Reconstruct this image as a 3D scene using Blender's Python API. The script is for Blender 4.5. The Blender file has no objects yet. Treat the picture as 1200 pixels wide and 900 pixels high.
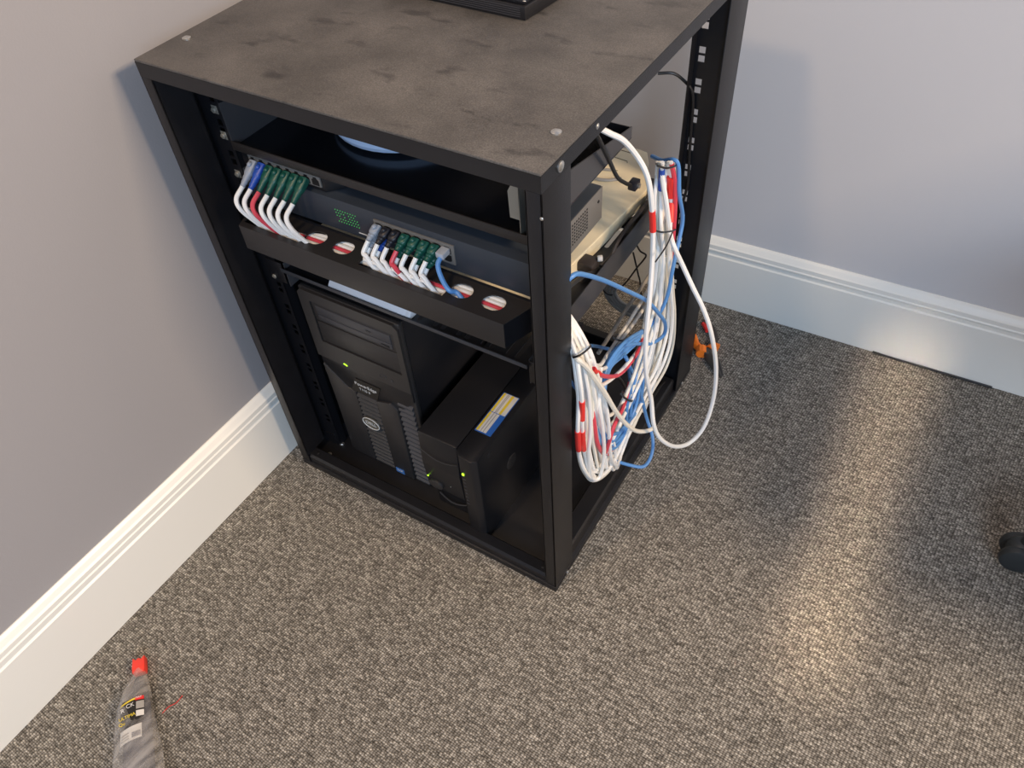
import bpy, bmesh, math, random
from mathutils import Vector, Matrix, Euler
random.seed(7)
S = bpy.context.scene
C = S.collection
PI = math.pi

# ------------------------------------------------------------ camera
CAM = Vector((0.3043, -0.5075, 1.1431))
ROT = Euler((0.73757, 0.058916, 0.544219), 'XYZ')
FPX = 916.63
cd = bpy.data.cameras.new('camera'); cam = bpy.data.objects.new('camera', cd); C.objects.link(cam)
cam.location = CAM; cam.rotation_euler = ROT
cd.sensor_width = 36; cd.lens = 36 * FPX / 1200; cd.clip_start = 0.02
S.camera = cam

# ------------------------------------------------------------ exposure, world, lights
vs = S.view_settings
vs.view_transform = 'Standard'; vs.look = 'None'; vs.gamma = 1; vs.use_curve_mapping = False
vs.exposure = 0.05
w = bpy.data.worlds.new('world'); S.world = w; w.use_nodes = True
bg = w.node_tree.nodes['Background']
bg.inputs[0].default_value = (0.50, 0.66, 1.0, 1); bg.inputs[1].default_value = 0.30

def area(name, loc, target, size, power, col, size_y=None, spread=None):
    l = bpy.data.lights.new(name, 'AREA'); l.energy = power; l.color = col
    l.shape = 'RECTANGLE'; l.size = size; l.size_y = size_y or size
    if spread: l.spread = spread
    o = bpy.data.objects.new(name, l); C.objects.link(o); o.location = loc
    o.rotation_euler = (Vector(target) - Vector(loc)).to_track_quat('-Z', 'Y').to_euler()
    return o
area('ceiling_panel_light', (2.7, 0.05, 2.42), (-0.5, 0.05, 0.5), 0.8, 96, (1.0, 0.74, 0.49), 0.4)
area('window_light', (2.0, -2.5, 1.9), (0.4, 0.7, 0.7), 1.5, 66, (0.64, 0.80, 1.0), 1.2)
area('warm_downlight', (-0.30, -0.85, 2.10), (-0.45, -0.60, 0.0), 0.16, 12.0, (1.0, 0.70, 0.42))
area('warm_beam', (0.43, -1.2, 2.3), (0.365, 0.42, 0.0), 0.06, 0.27, (1.0, 0.77, 0.52), 0.6, math.radians(3.8))

# ------------------------------------------------------------ pixel + known plane -> place in the room
RM = ROT.to_matrix()
def hit(px, py, ax, val):
    d = RM @ Vector(((px - 600) / FPX, -(py - 450) / FPX, -1.0))
    t = (val - CAM[ax]) / d[ax]
    return CAM + d * t
def at(px, py, **k):
    for a, v in k.items(): return hit(px, py, 'xyz'.index(a), v)

# ------------------------------------------------------------ materials
def mat(name, col, rough=0.5, metal=0.0, spec=0.5, noise=0, nscale=60, bump=0, bscale=400, emit=None, estr=0, alpha=1, trans=0, coat=0):
    m = bpy.data.materials.new(name); m.use_nodes = True
    nt = m.node_tree; b = nt.nodes['Principled BSDF']
    b.inputs['Base Color'].default_value = (*col, 1); b.inputs['Roughness'].default_value = rough
    b.inputs['Metallic'].default_value = metal; b.inputs['Specular IOR Level'].default_value = spec
    b.inputs['Transmission Weight'].default_value = trans; b.inputs['Alpha'].default_value = alpha
    b.inputs['Coat Weight'].default_value = coat
    if emit: b.inputs['Emission Color'].default_value = (*emit, 1); b.inputs['Emission Strength'].default_value = estr
    tc = nt.nodes.new('ShaderNodeTexCoord')
    if noise:
        n = nt.nodes.new('ShaderNodeTexNoise'); n.inputs['Scale'].default_value = nscale; n.inputs['Detail'].default_value = 4
        nt.links.new(tc.outputs['Object'], n.inputs['Vector'])
        r = nt.nodes.new('ShaderNodeValToRGB')
        r.color_ramp.elements[0].position = 0.3; r.color_ramp.elements[1].position = 0.7
        r.color_ramp.elements[0].color = (*[c * (1 - noise) for c in col], 1)
        r.color_ramp.elements[1].color = (*[min(1, c * (1 + noise)) for c in col], 1)
        nt.links.new(n.outputs['Fac'], r.inputs['Fac']); nt.links.new(r.outputs['Color'], b.inputs['Base Color'])
    if bump:
        n = nt.nodes.new('ShaderNodeTexNoise'); n.inputs['Scale'].default_value = bscale; n.inputs['Detail'].default_value = 2
        nt.links.new(tc.outputs['Object'], n.inputs['Vector'])
        bp = nt.nodes.new('ShaderNodeBump'); bp.inputs['Strength'].default_value = bump; bp.inputs['Distance'].default_value = 0.001
        nt.links.new(n.outputs['Fac'], bp.inputs['Height']); nt.links.new(bp.outputs['Normal'], b.inputs['Normal'])
    return m

M = {}
M['black'] = mat('black_powder_coat', (0.0085, 0.0085, 0.0105), 0.42, noise=0.15, nscale=30, bump=0.25, bscale=900)
M['shelf'] = mat('black_shelf_steel', (0.008, 0.0085, 0.011), 0.36, bump=0.15, bscale=700)
M['gloss'] = mat('glossy_black_tray', (0.006, 0.007, 0.010), 0.18)
M['manager'] = mat('satin_black_trough', (0.022, 0.020, 0.020), 0.38, bump=0.3, bscale=1200)
M['inside'] = mat('black_inside', (0.008, 0.009, 0.011), 0.55)
M['dark'] = mat('dark_hole', (0.004, 0.004, 0.005), 0.6)
M['plastic'] = mat('dark_grey_plastic', (0.028, 0.026, 0.026), 0.42, bump=0.1, bscale=900)
M['plastic2'] = mat('charcoal_plastic', (0.050, 0.050, 0.055), 0.40)
M['blackplastic'] = mat('black_plastic', (0.011, 0.011, 0.013), 0.38, bump=0.1, bscale=800)
M['louver'] = mat('louver_grey', (0.045, 0.044, 0.044), 0.45)
M['louver2'] = mat('louver_blue_grey', (0.062, 0.062, 0.067), 0.45)
M['blue_metal'] = mat('blue_grey_metal', (0.042, 0.052, 0.068), 0.36, metal=0.2)
M['grey_metal'] = mat('grey_painted_metal', (0.17, 0.165, 0.155), 0.45, metal=0.1)
M['steel'] = mat('zinc_steel', (0.62, 0.61, 0.58), 0.32, metal=0.9)
M['dullsteel'] = mat('dull_steel', (0.35, 0.34, 0.30), 0.45, metal=0.6)
M['beige'] = mat('yellowed_beige_plastic', (0.90, 0.80, 0.57), 0.5, noise=0.03, nscale=25)
M['beige_dark'] = mat('beige_groove', (0.30, 0.25, 0.16), 0.7)
M['white_plastic'] = mat('white_plastic', (0.62, 0.66, 0.74), 0.45)
M['adapter_white'] = mat('white_adapter_plastic', (0.82, 0.84, 0.88), 0.45)
M['ap'] = mat('blue_lit_white_plastic', (0.50, 0.66, 0.92), 0.35)  # white plastic with bluish light put into its colour
M['cable_white'] = mat('white_cable', (0.86, 0.86, 0.84), 0.42)
M['cable_cream'] = mat('cream_cable', (0.82, 0.79, 0.70), 0.42)
M['cable_blue'] = mat('blue_cable', (0.10, 0.28, 0.62), 0.42)
M['cable_red'] = mat('red_cable', (0.66, 0.06, 0.09), 0.42)
M['cable_black'] = mat('black_cable', (0.014, 0.013, 0.013), 0.42)
M['cable_grey'] = mat('grey_cable', (0.36, 0.34, 0.31), 0.5)
M['tape_red'] = mat('red_tape', (0.78, 0.035, 0.03), 0.45)
M['tape_blue'] = mat('blue_tape', (0.03, 0.09, 0.45), 0.45)
M['boot_green'] = mat('green_rubber_boot', (0.008, 0.085, 0.062), 0.38)
M['boot_blue'] = mat('blue_rubber_boot', (0.02, 0.08, 0.42), 0.38)
M['boot_grey'] = mat('grey_rubber_boot', (0.32, 0.36, 0.42), 0.42)
M['boot_black'] = mat('black_rubber_boot', (0.014, 0.015, 0.022), 0.42)
M['clear'] = mat('clear_plastic_plug', (0.62, 0.66, 0.72), 0.15, alpha=0.6)
M['led'] = mat('green_led', (0.02, 0.2, 0.02), 0.5, emit=(0.10, 0.75, 0.15), estr=0.55)
M['led2'] = mat('lime_led', (0.2, 0.5, 0.02), 0.5, emit=(0.45, 1.0, 0.03), estr=2.2)
M['orange'] = mat('orange_grip', (0.95, 0.22, 0.02), 0.45)
M['toolgrip'] = mat('dark_tool_grip', (0.045, 0.035, 0.03), 0.55)
M['toolsteel'] = mat('tool_steel', (0.10, 0.095, 0.09), 0.42, metal=0.5)
M['base_white'] = mat('white_gloss_paint', (0.85, 0.85, 0.80), 0.32, bump=0.05, bscale=60)
M['wall_l'] = mat('mid_grey_left_wall', (0.34, 0.332, 0.345), 0.7, bump=0.12, bscale=350)  # left wall only, darker grey than the back wall
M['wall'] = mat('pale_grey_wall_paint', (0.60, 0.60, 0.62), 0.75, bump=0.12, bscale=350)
M['labelw'] = mat('white_label', (0.72, 0.70, 0.66), 0.5)
M['labely'] = mat('yellow_print', (0.80, 0.60, 0.05), 0.5)
M['labelb'] = mat('blue_print', (0.03, 0.14, 0.50), 0.45)
M['labelline'] = mat('dark_print', (0.10, 0.09, 0.12), 0.6)
M['labelblack'] = mat('black_print', (0.012, 0.010, 0.008), 0.5)
M['textwhite'] = mat('silver_print', (0.62, 0.62, 0.60), 0.5)
M['badge'] = mat('pewter_badge', (0.20, 0.19, 0.16), 0.35, metal=0.5)
M['sticker_blue'] = mat('blue_badge_sticker', (0.08, 0.22, 0.55), 0.35)
M['clipred'] = mat('red_clip', (0.85, 0.05, 0.03), 0.4)
M['greycloth'] = mat('dark_grey_cloth', (0.075, 0.075, 0.090), 0.8, noise=0.3, nscale=40)
M['rubber'] = mat('black_rubber', (0.022, 0.026, 0.028), 0.5)
M['seatcloth'] = mat('charcoal_seat_fabric', (0.03, 0.03, 0.035), 0.9)

def dusty_top():
    m = mat('dusty_black_top', (0.07, 0.066, 0.062), 0.5)
    nt = m.node_tree; b = nt.nodes['Principled BSDF']; L = nt.links.new
    tc = nt.nodes.new('ShaderNodeTexCoord')
    def nz(scale, det, rough=0.6, sx=1, sy=1):
        mp = nt.nodes.new('ShaderNodeMapping'); mp.inputs['Scale'].default_value = (sx, sy, 1)
        n = nt.nodes.new('ShaderNodeTexNoise'); n.inputs['Scale'].default_value = scale
        n.inputs['Detail'].default_value = det; n.inputs['Roughness'].default_value = rough
        L(tc.outputs['Object'], mp.inputs['Vector']); L(mp.outputs['Vector'], n.inputs['Vector']); return n
    def ramp(src, p0, p1, c0, c1):
        r = nt.nodes.new('ShaderNodeValToRGB'); e = r.color_ramp.elements
        e[0].position = p0; e[1].position = p1; e[0].color = (*c0, 1); e[1].color = (*c1, 1)
        L(src, r.inputs['Fac']); return r
    def mul(a, bb, fac=1):
        x = nt.nodes.new('ShaderNodeMix'); x.data_type = 'RGBA'; x.blend_type = 'MULTIPLY'; x.inputs['Factor'].default_value = fac
        L(a, x.inputs['A']); L(bb, x.inputs['B']); return x.outputs['Result']
    base = ramp(nz(9, 6, 0.65).outputs['Fac'], 0.32, 0.72, (0.060, 0.056, 0.052), (0.135, 0.125, 0.115))
    smear = ramp(nz(22, 3, 0.5, 0.8, 1.6).outputs['Fac'], 0.30, 0.40, (0.35, 0.35, 0.36), (1, 1, 1))
    grain = ramp(nz(600, 2).outputs['Fac'], 0.35, 0.7, (0.75, 0.75, 0.75), (1.3, 1.3, 1.3))
    r = mul(mul(base.outputs['Color'], smear.outputs['Color'], 0.75), grain.outputs['Color'])
    v = nt.nodes.new('ShaderNodeTexVoronoi'); v.inputs['Scale'].default_value = 170
    L(tc.outputs['Object'], v.inputs['Vector'])
    sp = ramp(v.outputs['Distance'], 0.05, 0.10, (0.10, 0.10, 0.10), (0, 0, 0))
    a = nt.nodes.new('ShaderNodeMix'); a.data_type = 'RGBA'; a.blend_type = 'ADD'; a.inputs['Factor'].default_value = 0.7
    L(r, a.inputs['A']); L(sp.outputs['Color'], a.inputs['B']); L(a.outputs['Result'], b.inputs['Base Color'])
    return m
M['dusty'] = dusty_top()

def carpet():
    m = mat('woven_loop_carpet', (0.2, 0.2, 0.2), 0.95, spec=0.15)
    nt = m.node_tree; b = nt.nodes['Principled BSDF']; L = nt.links.new
    tc = nt.nodes.new('ShaderNodeTexCoord')
    mp = nt.nodes.new('ShaderNodeMapping'); mp.inputs['Scale'].default_value = (1.0, 1.45, 1); mp.inputs['Rotation'].default_value = (0, 0, 0.06)
    L(tc.outputs['Object'], mp.inputs['Vector'])
    v = nt.nodes.new('ShaderNodeTexVoronoi'); v.inputs['Scale'].default_value = 235; v.inputs['Randomness'].default_value = 0.38
    v.voronoi_dimensions = '2D'
    L(mp.outputs['Vector'], v.inputs['Vector'])
    sep = nt.nodes.new('ShaderNodeSeparateColor'); L(v.outputs['Color'], sep.inputs['Color'])
    r = nt.nodes.new('ShaderNodeValToRGB'); e = r.color_ramp.elements
    e[0].position = 0.0; e[0].color = (0.180, 0.165, 0.142, 1); e[1].position = 1.0; e[1].color = (0.53, 0.497, 0.437, 1)
    k = e.new(0.35); k.color = (0.272, 0.251, 0.219, 1); k = e.new(0.75); k.color = (0.39, 0.363, 0.318, 1)
    L(sep.outputs['Red'], r.inputs['Fac'])
    d = nt.nodes.new('ShaderNodeValToRGB'); e = d.color_ramp.elements
    e[0].position = 0.20; e[0].color = (1, 1, 1, 1); e[1].position = 0.68; e[1].color = (0.17, 0.165, 0.155, 1)
    L(v.outputs['Distance'], d.inputs['Fac'])
    mx = nt.nodes.new('ShaderNodeMix'); mx.data_type = 'RGBA'; mx.blend_type = 'MULTIPLY'; mx.inputs['Factor'].default_value = 1
    L(r.outputs['Color'], mx.inputs['A']); L(d.outputs['Color'], mx.inputs['B'])
    mp2 = nt.nodes.new('ShaderNodeMapping'); mp2.inputs['Scale'].default_value = (28, 190, 1); mp2.inputs['Rotation'].default_value = (0, 0, 0.06)
    L(tc.outputs['Object'], mp2.inputs['Vector'])
    n = nt.nodes.new('ShaderNodeTexNoise'); n.inputs['Scale'].default_value = 1.0; n.inputs['Detail'].default_value = 3; n.inputs['Roughness'].default_value = 0.6
    L(mp2.outputs['Vector'], n.inputs['Vector'])
    r2 = nt.nodes.new('ShaderNodeValToRGB'); e = r2.color_ramp.elements
    e[0].position = 0.3; e[0].color = (0.66, 0.66, 0.66, 1); e[1].position = 0.72; e[1].color = (1.38, 1.38, 1.38, 1)
    L(n.outputs['Fac'], r2.inputs['Fac'])
    m2 = nt.nodes.new('ShaderNodeMix'); m2.data_type = 'RGBA'; m2.blend_type = 'MULTIPLY'; m2.inputs['Factor'].default_value = 1
    L(mx.outputs['Result'], m2.inputs['A']); L(r2.outputs['Color'], m2.inputs['B'])
    L(m2.outputs['Result'], b.inputs['Base Color'])
    bp = nt.nodes.new('ShaderNodeBump'); bp.invert = True; bp.inputs['Strength'].default_value = 0.7; bp.inputs['Distance'].default_value = 0.0025
    L(v.outputs['Distance'], bp.inputs['Height']); L(bp.outputs['Normal'], b.inputs['Normal'])
    return m
M['carpet'] = carpet()

def sleeve():
    m = bpy.data.materials.new('clear_plastic_sleeve'); m.use_nodes = True
    nt = m.node_tree; nt.nodes.clear(); L = nt.links.new
    out = nt.nodes.new('ShaderNodeOutputMaterial'); mx = nt.nodes.new('ShaderNodeMixShader')
    t = nt.nodes.new('ShaderNodeBsdfTransparent'); g = nt.nodes.new('ShaderNodeBsdfPrincipled')
    g.inputs['Base Color'].default_value = (0.62, 0.60, 0.58, 1); g.inputs['Roughness'].default_value = 0.22
    n = nt.nodes.new('ShaderNodeTexNoise'); n.inputs['Scale'].default_value = 28; n.inputs['Detail'].default_value = 3
    tc = nt.nodes.new('ShaderNodeTexCoord'); mp = nt.nodes.new('ShaderNodeMapping'); mp.inputs['Scale'].default_value = (3, 0.5, 1)
    L(tc.outputs['Object'], mp.inputs['Vector']); L(mp.outputs['Vector'], n.inputs['Vector'])
    r = nt.nodes.new('ShaderNodeMapRange'); r.inputs['To Min'].default_value = 0.10; r.inputs['To Max'].default_value = 0.50
    r.inputs['From Min'].default_value = 0.35; r.inputs['From Max'].default_value = 0.65
    L(n.outputs['Fac'], r.inputs['Value']); L(r.outputs['Result'], mx.inputs['Fac'])
    bp = nt.nodes.new('ShaderNodeBump'); bp.inputs['Strength'].default_value = 0.5; bp.inputs['Distance'].default_value = 0.004
    L(n.outputs['Fac'], bp.inputs['Height']); L(bp.outputs['Normal'], g.inputs['Normal'])
    L(t.outputs[0], mx.inputs[1]); L(g.outputs[0], mx.inputs[2]); L(mx.outputs[0], out.inputs['Surface'])
    return m
M['sleeve'] = sleeve()

# ------------------------------------------------------------ mesh helpers
def tag(o, label=None, cat=None, group=None, kind=None):
    if label: o['label'] = label
    if cat: o['category'] = cat
    if group: o['group'] = group
    if kind: o['kind'] = kind
    return o
def thing(name, label, cat, loc=(0, 0, 0), group=None):
    o = bpy.data.objects.new(name, None); C.objects.link(o); o.location = loc
    o.empty_display_size = 0.02
    return tag(o, label, cat, group)

class MB:
    def __init__(s): s.bm = bmesh.new()
    def _merge(s, b2):
        me = bpy.data.meshes.new('t'); b2.to_mesh(me); b2.free(); s.bm.from_mesh(me); bpy.data.meshes.remove(me); return s
    def box(s, x0, x1, y0, y1, z0, z1, r=0.0, seg=2, M4=None):
        b = bmesh.new(); bmesh.ops.create_cube(b, size=1)
        for v in b.verts:
            v.co = Vector((x0 + (v.co.x + .5) * (x1 - x0), y0 + (v.co.y + .5) * (y1 - y0), z0 + (v.co.z + .5) * (z1 - z0)))
        if r > 0: bmesh.ops.bevel(b, geom=list(b.edges), offset=r, segments=seg, profile=0.5, affect='EDGES')
        if M4: bmesh.ops.transform(b, matrix=M4, verts=b.verts)
        return s._merge(b)
    def prism(s, pts, axis, a0, a1, r=0.0, M4=None):
        """polygon pts in the two other axes, pushed along axis"""
        b = bmesh.new()
        def P(p, a):
            return {0: (a, p[0], p[1]), 1: (p[0], a, p[1]), 2: (p[0], p[1], a)}[axis]
        f0 = [b.verts.new(P(p, a0)) for p in pts]; f1 = [b.verts.new(P(p, a1)) for p in pts]
        b.faces.new(f0); b.faces.new(f1[::-1])
        n = len(pts)
        for i in range(n): b.faces.new((f0[i], f1[i], f1[(i + 1) % n], f0[(i + 1) % n]))
        bmesh.ops.recalc_face_normals(b, faces=b.faces)
        if r > 0: bmesh.ops.bevel(b, geom=list(b.edges), offset=r, segments=2, profile=0.5, affect='EDGES')
        if M4: bmesh.ops.transform(b, matrix=M4, verts=b.verts)
        return s._merge(b)
    def cyl(s, p0, p1, r0, r1=None, seg=20, bev=0.0):
        p0, p1 = Vector(p0), Vector(p1); d = p1 - p0
        b = bmesh.new()
        bmesh.ops.create_cone(b, cap_ends=True, segments=seg, radius1=r0, radius2=r0 if r1 is None else r1, depth=d.length)
        if bev > 0:
            es = [e for e in b.edges if len(e.link_faces) == 2 and any(len(f.verts) > 4 for f in e.link_faces)]
            bmesh.ops.bevel(b, geom=es, offset=bev, segments=2, profile=0.5, affect='EDGES')
        bmesh.ops.transform(b, matrix=Matrix.Translation((p0 + p1) / 2) @ d.to_track_quat('Z', 'Y').to_matrix().to_4x4(), verts=b.verts)
        return s._merge(b)
    def ball(s, c, r, sc=(1, 1, 1), seg=14):
        b = bmesh.new(); bmesh.ops.create_uvsphere(b, u_segments=seg, v_segments=seg // 2 + 2, radius=r)
        for v in b.verts: v.co = Vector(c) + Vector((v.co.x * sc[0], v.co.y * sc[1], v.co.z * sc[2]))
        return s._merge(b)
    def lathe(s, prof, c, seg=40):
        b = bmesh.new(); rings = []
        for r, z in prof:
            rings.append([b.verts.new((c[0] + r * math.cos(2 * PI * i / seg), c[1] + r * math.sin(2 * PI * i / seg), c[2] + z)) for i in range(seg)])
        for a, bb in zip(rings, rings[1:]):
            for i in range(seg): b.faces.new((a[i], a[(i + 1) % seg], bb[(i + 1) % seg], bb[i]))
        b.faces.new(rings[0][::-1]); b.faces.new(rings[-1])
        bmesh.ops.recalc_face_normals(b, faces=b.faces)
        return s._merge(b)
    def tube(s, pts, r, seg=8, rr=None, flat=1.0, cap=True):
        pts = [Vector(p) for p in pts]; b = bmesh.new(); rings = []
        t = (pts[1] - pts[0]).normalized(); n = t.orthogonal().normalized()
        for i, p in enumerate(pts):
            a = pts[max(0, i - 1)]; c = pts[min(len(pts) - 1, i + 1)]
            t2 = (c - a).normalized(); n = (n - t2 * n.dot(t2)).normalized(); bn = t2.cross(n)
            q = rr[i] if rr else r
            rings.append([b.verts.new(p + (n * math.cos(2 * PI * k / seg) + bn * math.sin(2 * PI * k / seg) * flat) * q) for k in range(seg)])
        for a, c in zip(rings, rings[1:]):
            for k in range(seg): b.faces.new((a[k], a[(k + 1) % seg], c[(k + 1) % seg], c[k]))
        if cap: b.faces.new(rings[0][::-1]); b.faces.new(rings[-1])
        return s._merge(b)
    def build(s, name, m, parent=None, smooth=True, label=None):
        me = bpy.data.meshes.new(name); s.bm.to_mesh(me); s.bm.free()
        me.materials.append(M[m] if isinstance(m, str) else m)
        if smooth:
            me.polygons.foreach_set('use_smooth', [True] * len(me.polygons))
            try: me.set_sharp_from_angle(angle=math.radians(35))
            except Exception: pass
        o = bpy.data.objects.new(name, me); C.objects.link(o)
        if parent:
            o.parent = parent
            l = Vector((0, 0, 0)); q = parent
            while q: l += q.location; q = q.parent
            me.transform(Matrix.Translation(-l))
        if label: o['label'] = label
        return o

def smoothpath(P, n=7):
    P = [Vector(p) for p in P]; out = []
    Q = [P[0] * 2 - P[1]] + P + [P[-1] * 2 - P[-2]]
    for i in range(1, len(Q) - 2):
        a, b, c, d = Q[i - 1], Q[i], Q[i + 1], Q[i + 2]
        for k in range(n):
            t = k / n
            out.append(0.5 * ((2 * b) + (c - a) * t + (2 * a - 5 * b + 4 * c - d) * t * t + (3 * b - a - 3 * c + d) * t ** 3))
    out.append(P[-1]); return out

def curve_plate(outer, holes, th, plane, off):
    """flat plate with holes cut through; plane 'xz' (off = y) or 'xy' (off = z) or 'yz' (off = x)"""
    cu = bpy.data.curves.new('t', 'CURVE'); cu.dimensions = '2D'; cu.fill_mode = 'BOTH'; cu.extrude = th / 2
    for poly in [outer] + holes:
        sp = cu.splines.new('POLY'); sp.points.add(len(poly) - 1); sp.use_cyclic_u = True
        for i, p in enumerate(poly): sp.points[i].co = (p[0], p[1], 0, 1)
    o = bpy.data.objects.new('t', cu); C.objects.link(o)
    dg = bpy.context.evaluated_depsgraph_get(); dg.update()
    me = bpy.data.meshes.new_from_object(o.evaluated_get(dg))
    C.objects.unlink(o); bpy.data.objects.remove(o); bpy.data.curves.remove(cu)
    for v in me.vertices:
        a, b, c = v.co
        v.co = {'xz': (a, off + c, b), 'xy': (a, b, off + c), 'yz': (off + c, a, b)}[plane]
    mb = MB(); mb.bm.from_mesh(me); bpy.data.meshes.remove(me)
    bmesh.ops.remove_doubles(mb.bm, verts=mb.bm.verts, dist=1e-6)
    bmesh.ops.recalc_face_normals(mb.bm, faces=mb.bm.faces)
    return mb

def text(body, size, loc, rot, m, parent, name='lettering', ext=0.0002, align='CENTER'):
    cu = bpy.data.curves.new('t', 'FONT'); cu.body = body; cu.size = size; cu.extrude = ext
    cu.align_x = align; cu.align_y = 'CENTER'
    o = bpy.data.objects.new('t', cu); C.objects.link(o)
    dg = bpy.context.evaluated_depsgraph_get(); dg.update()
    me = bpy.data.meshes.new_from_object(o.evaluated_get(dg))
    C.objects.unlink(o); bpy.data.objects.remove(o); bpy.data.curves.remove(cu)
    me.transform(Matrix.Translation(loc) @ Euler(rot).to_matrix().to_4x4())
    mb = MB(); mb.bm.from_mesh(me); bpy.data.meshes.remove(me)
    return mb.build(name, m, parent, smooth=False)

def rect(x0, x1, z0, z1): return [(x0, z0), (x1, z0), (x1, z1), (x0, z1)]
def stadium(cx, cy, w, h, n=8):
    r = min(w, h) / 2; pts = []
    dx = (w / 2 - r); dy = (h / 2 - r)
    for k in range(4 * n):
        a = 2 * PI * (k + .5) / (4 * n)
        pts.append((cx + math.copysign(dx, math.cos(a)) + r * math.cos(a), cy + math.copysign(dy, math.sin(a)) + r * math.sin(a)))
    return pts

# ------------------------------------------------------------ the setting
def struct(o): o['kind'] = 'structure'; return o
th_b, th_l = 0.0350, -0.0052
CX, CY = -0.5649, 0.7278       # foot of the room corner, on the baseboard faces
ub = Vector((math.cos(th_b), math.sin(th_b), 0)); nb = Vector((math.sin(th_b), -math.cos(th_b), 0))     # along / out of back wall
ul = Vector((math.sin(th_l), -math.cos(th_l), 0)); nl = Vector((math.cos(th_l), math.sin(th_l), 0))    # along / out of left wall
b = MB(); b.box(-0.75, 4.2, -3.6, 1.2, -0.02, 0); struct(b.build('floor', 'carpet', smooth=False))
def strip(prof, u, n, length, back=0.05):
    """extrude profile (out, up) along u from the corner"""
    m = MB(); B = m.bm; c = Vector((CX, CY, 0)); A = c - u * back; E = c + u * length
    f0 = [B.verts.new(A + n * p[0] + Vector((0, 0, p[1]))) for p in prof]
    f1 = [B.verts.new(E + n * p[0] + Vector((0, 0, p[1]))) for p in prof]
    B.faces.new(f0); B.faces.new(f1[::-1]); k = len(prof)
    for i in range(k): B.faces.new((f0[i], f1[i], f1[(i + 1) % k], f0[(i + 1) % k]))
    bmesh.ops.recalc_face_normals(B, faces=B.faces); return m
BT = 0.014
wallprof = [(-BT, 0), (-BT, 2.5), (-BT - 0.08, 2.5), (-BT - 0.08, 0)]
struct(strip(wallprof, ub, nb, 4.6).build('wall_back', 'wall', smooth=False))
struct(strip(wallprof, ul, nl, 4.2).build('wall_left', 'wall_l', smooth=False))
H = 0.164
bprof = [(0, 0.001), (0, H - 0.040), (-0.0025, H - 0.037), (-0.0025, H - 0.030), (0.0, H - 0.027), (0.0, H - 0.0245), (-0.0015, H - 0.0225),
         (-0.0015, H - 0.014), (-0.004, H - 0.011), (-0.0085, H - 0.004), (-BT + 0.002, H), (-BT + 0.0002, H), (-BT + 0.0002, 0.001)]
struct(strip(bprof, ub, nb, 4.5, 0.0).build('baseboard_back', 'base_white', smooth=False))
struct(strip(bprof, ul, nl, 4.1, 0.0).build('baseboard_left', 'base_white', smooth=False))

# ------------------------------------------------------------ the rack
W, D, HH = 0.53, 0.542, 0.762
rack = thing('server_rack', 'black open-frame steel rack with dusty top, standing in the room corner', 'rack', (-W / 2, D / 2, 0))
PW, PD, RD = 0.0178, 0.055, 0.071
# top panel with turned down edges
m = MB(); m.box(-W, 0, 0, D, HH - 0.003, HH, 0.0008); m.build('top_panel', 'dusty', rack)
m = MB()
m.box(-W, 0, 0, 0.0015, HH - 0.021, HH - 0.003); m.box(-W, 0, D - 0.0015, D, HH - 0.021, HH - 0.003)
m.box(-0.0015, 0, 0.0015, D - 0.0015, HH - 0.021, HH - 0.003); m.box(-W, -W + 0.0015, 0.0015, D - 0.0015, HH - 0.021, HH - 0.003)
m.box(-W + 0.0015, -0.0015, 0.0015, 0.03, HH - 0.021, HH - 0.0195); m.box(-0.03, -0.0015, 0.03, D - 0.03, HH - 0.021, HH - 0.0195)
m.build('top_rim', 'black', rack)
def post(sx, front):
    # L-shaped folded post with return
    x0, x1 = ((-PW, 0) if sx > 0 else (-W, -W + PW))
    ox = -0.0 if sx > 0 else -W
    m = MB()
    if front: ya, yb, yf = 0, PD, (0, 0.0018)
    else: ya, yb, yf = D - RD, D, (D - 0.0018, D)
    m.box(x0, x1, yf[0], yf[1], 0.012, HH - 0.0212, 0.0004)
    if sx > 0: m.box(-0.0018, 0.0, ya, yb, 0.012, HH - 0.0212, 0.0004)
    else: m.box(-W, -W + 0.0018, ya, yb, 0.012, HH - 0.0212, 0.0004)
    # inner return wall of the folded section
    if sx > 0: m.box(-PW, -PW + 0.0015, min(ya, yb) + (0 if front else 0.01), max(ya, yb) - (0.01 if front else 0), 0.03, HH - 0.0212)
    else: m.box(-W + PW - 0.0015, -W + PW, min(ya, yb) + (0 if front else 0.01), max(ya, yb) - (0.01 if front else 0), 0.03, HH - 0.0212)
    return m.build('post', 'black', rack)
for sx in (1, -1):
    for fr in (True, False): post(sx, fr)
# mounting rails with square holes
def rail(sx, y):
    xi = -0.043 if sx > 0 else -W + 0.043; xo = -0.0022 if sx > 0 else -W + 0.0022; xh = -0.0325 if sx > 0 else -W + 0.0325
    holes = []
    z = 0.0845
    while z < HH - 0.05:
        for dz in (-0.0059, 0.0059):
            holes.append(rect(xh - 0.0046, xh + 0.0046, z + dz - 0.0046, z + dz + 0.0046))
        z += 0.0440
    m = curve_plate(rect(min(xi, xo), max(xi, xo), 0.0145, HH - 0.0215), holes, 0.0018, 'xz', y)
    yb = y + (0.016 if y < 0.3 else -0.016)
    m.box(min(xi, xi + 0.0016 * sx), max(xi, xi + 0.0016 * sx), min(y, yb), max(y, yb), 0.0145, HH - 0.0215)
    return m.build('mounting_rail', 'shelf', rack)
RY = 0.058
for sx in (1, -1): rail(sx, RY); rail(sx, 0.480)
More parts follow.
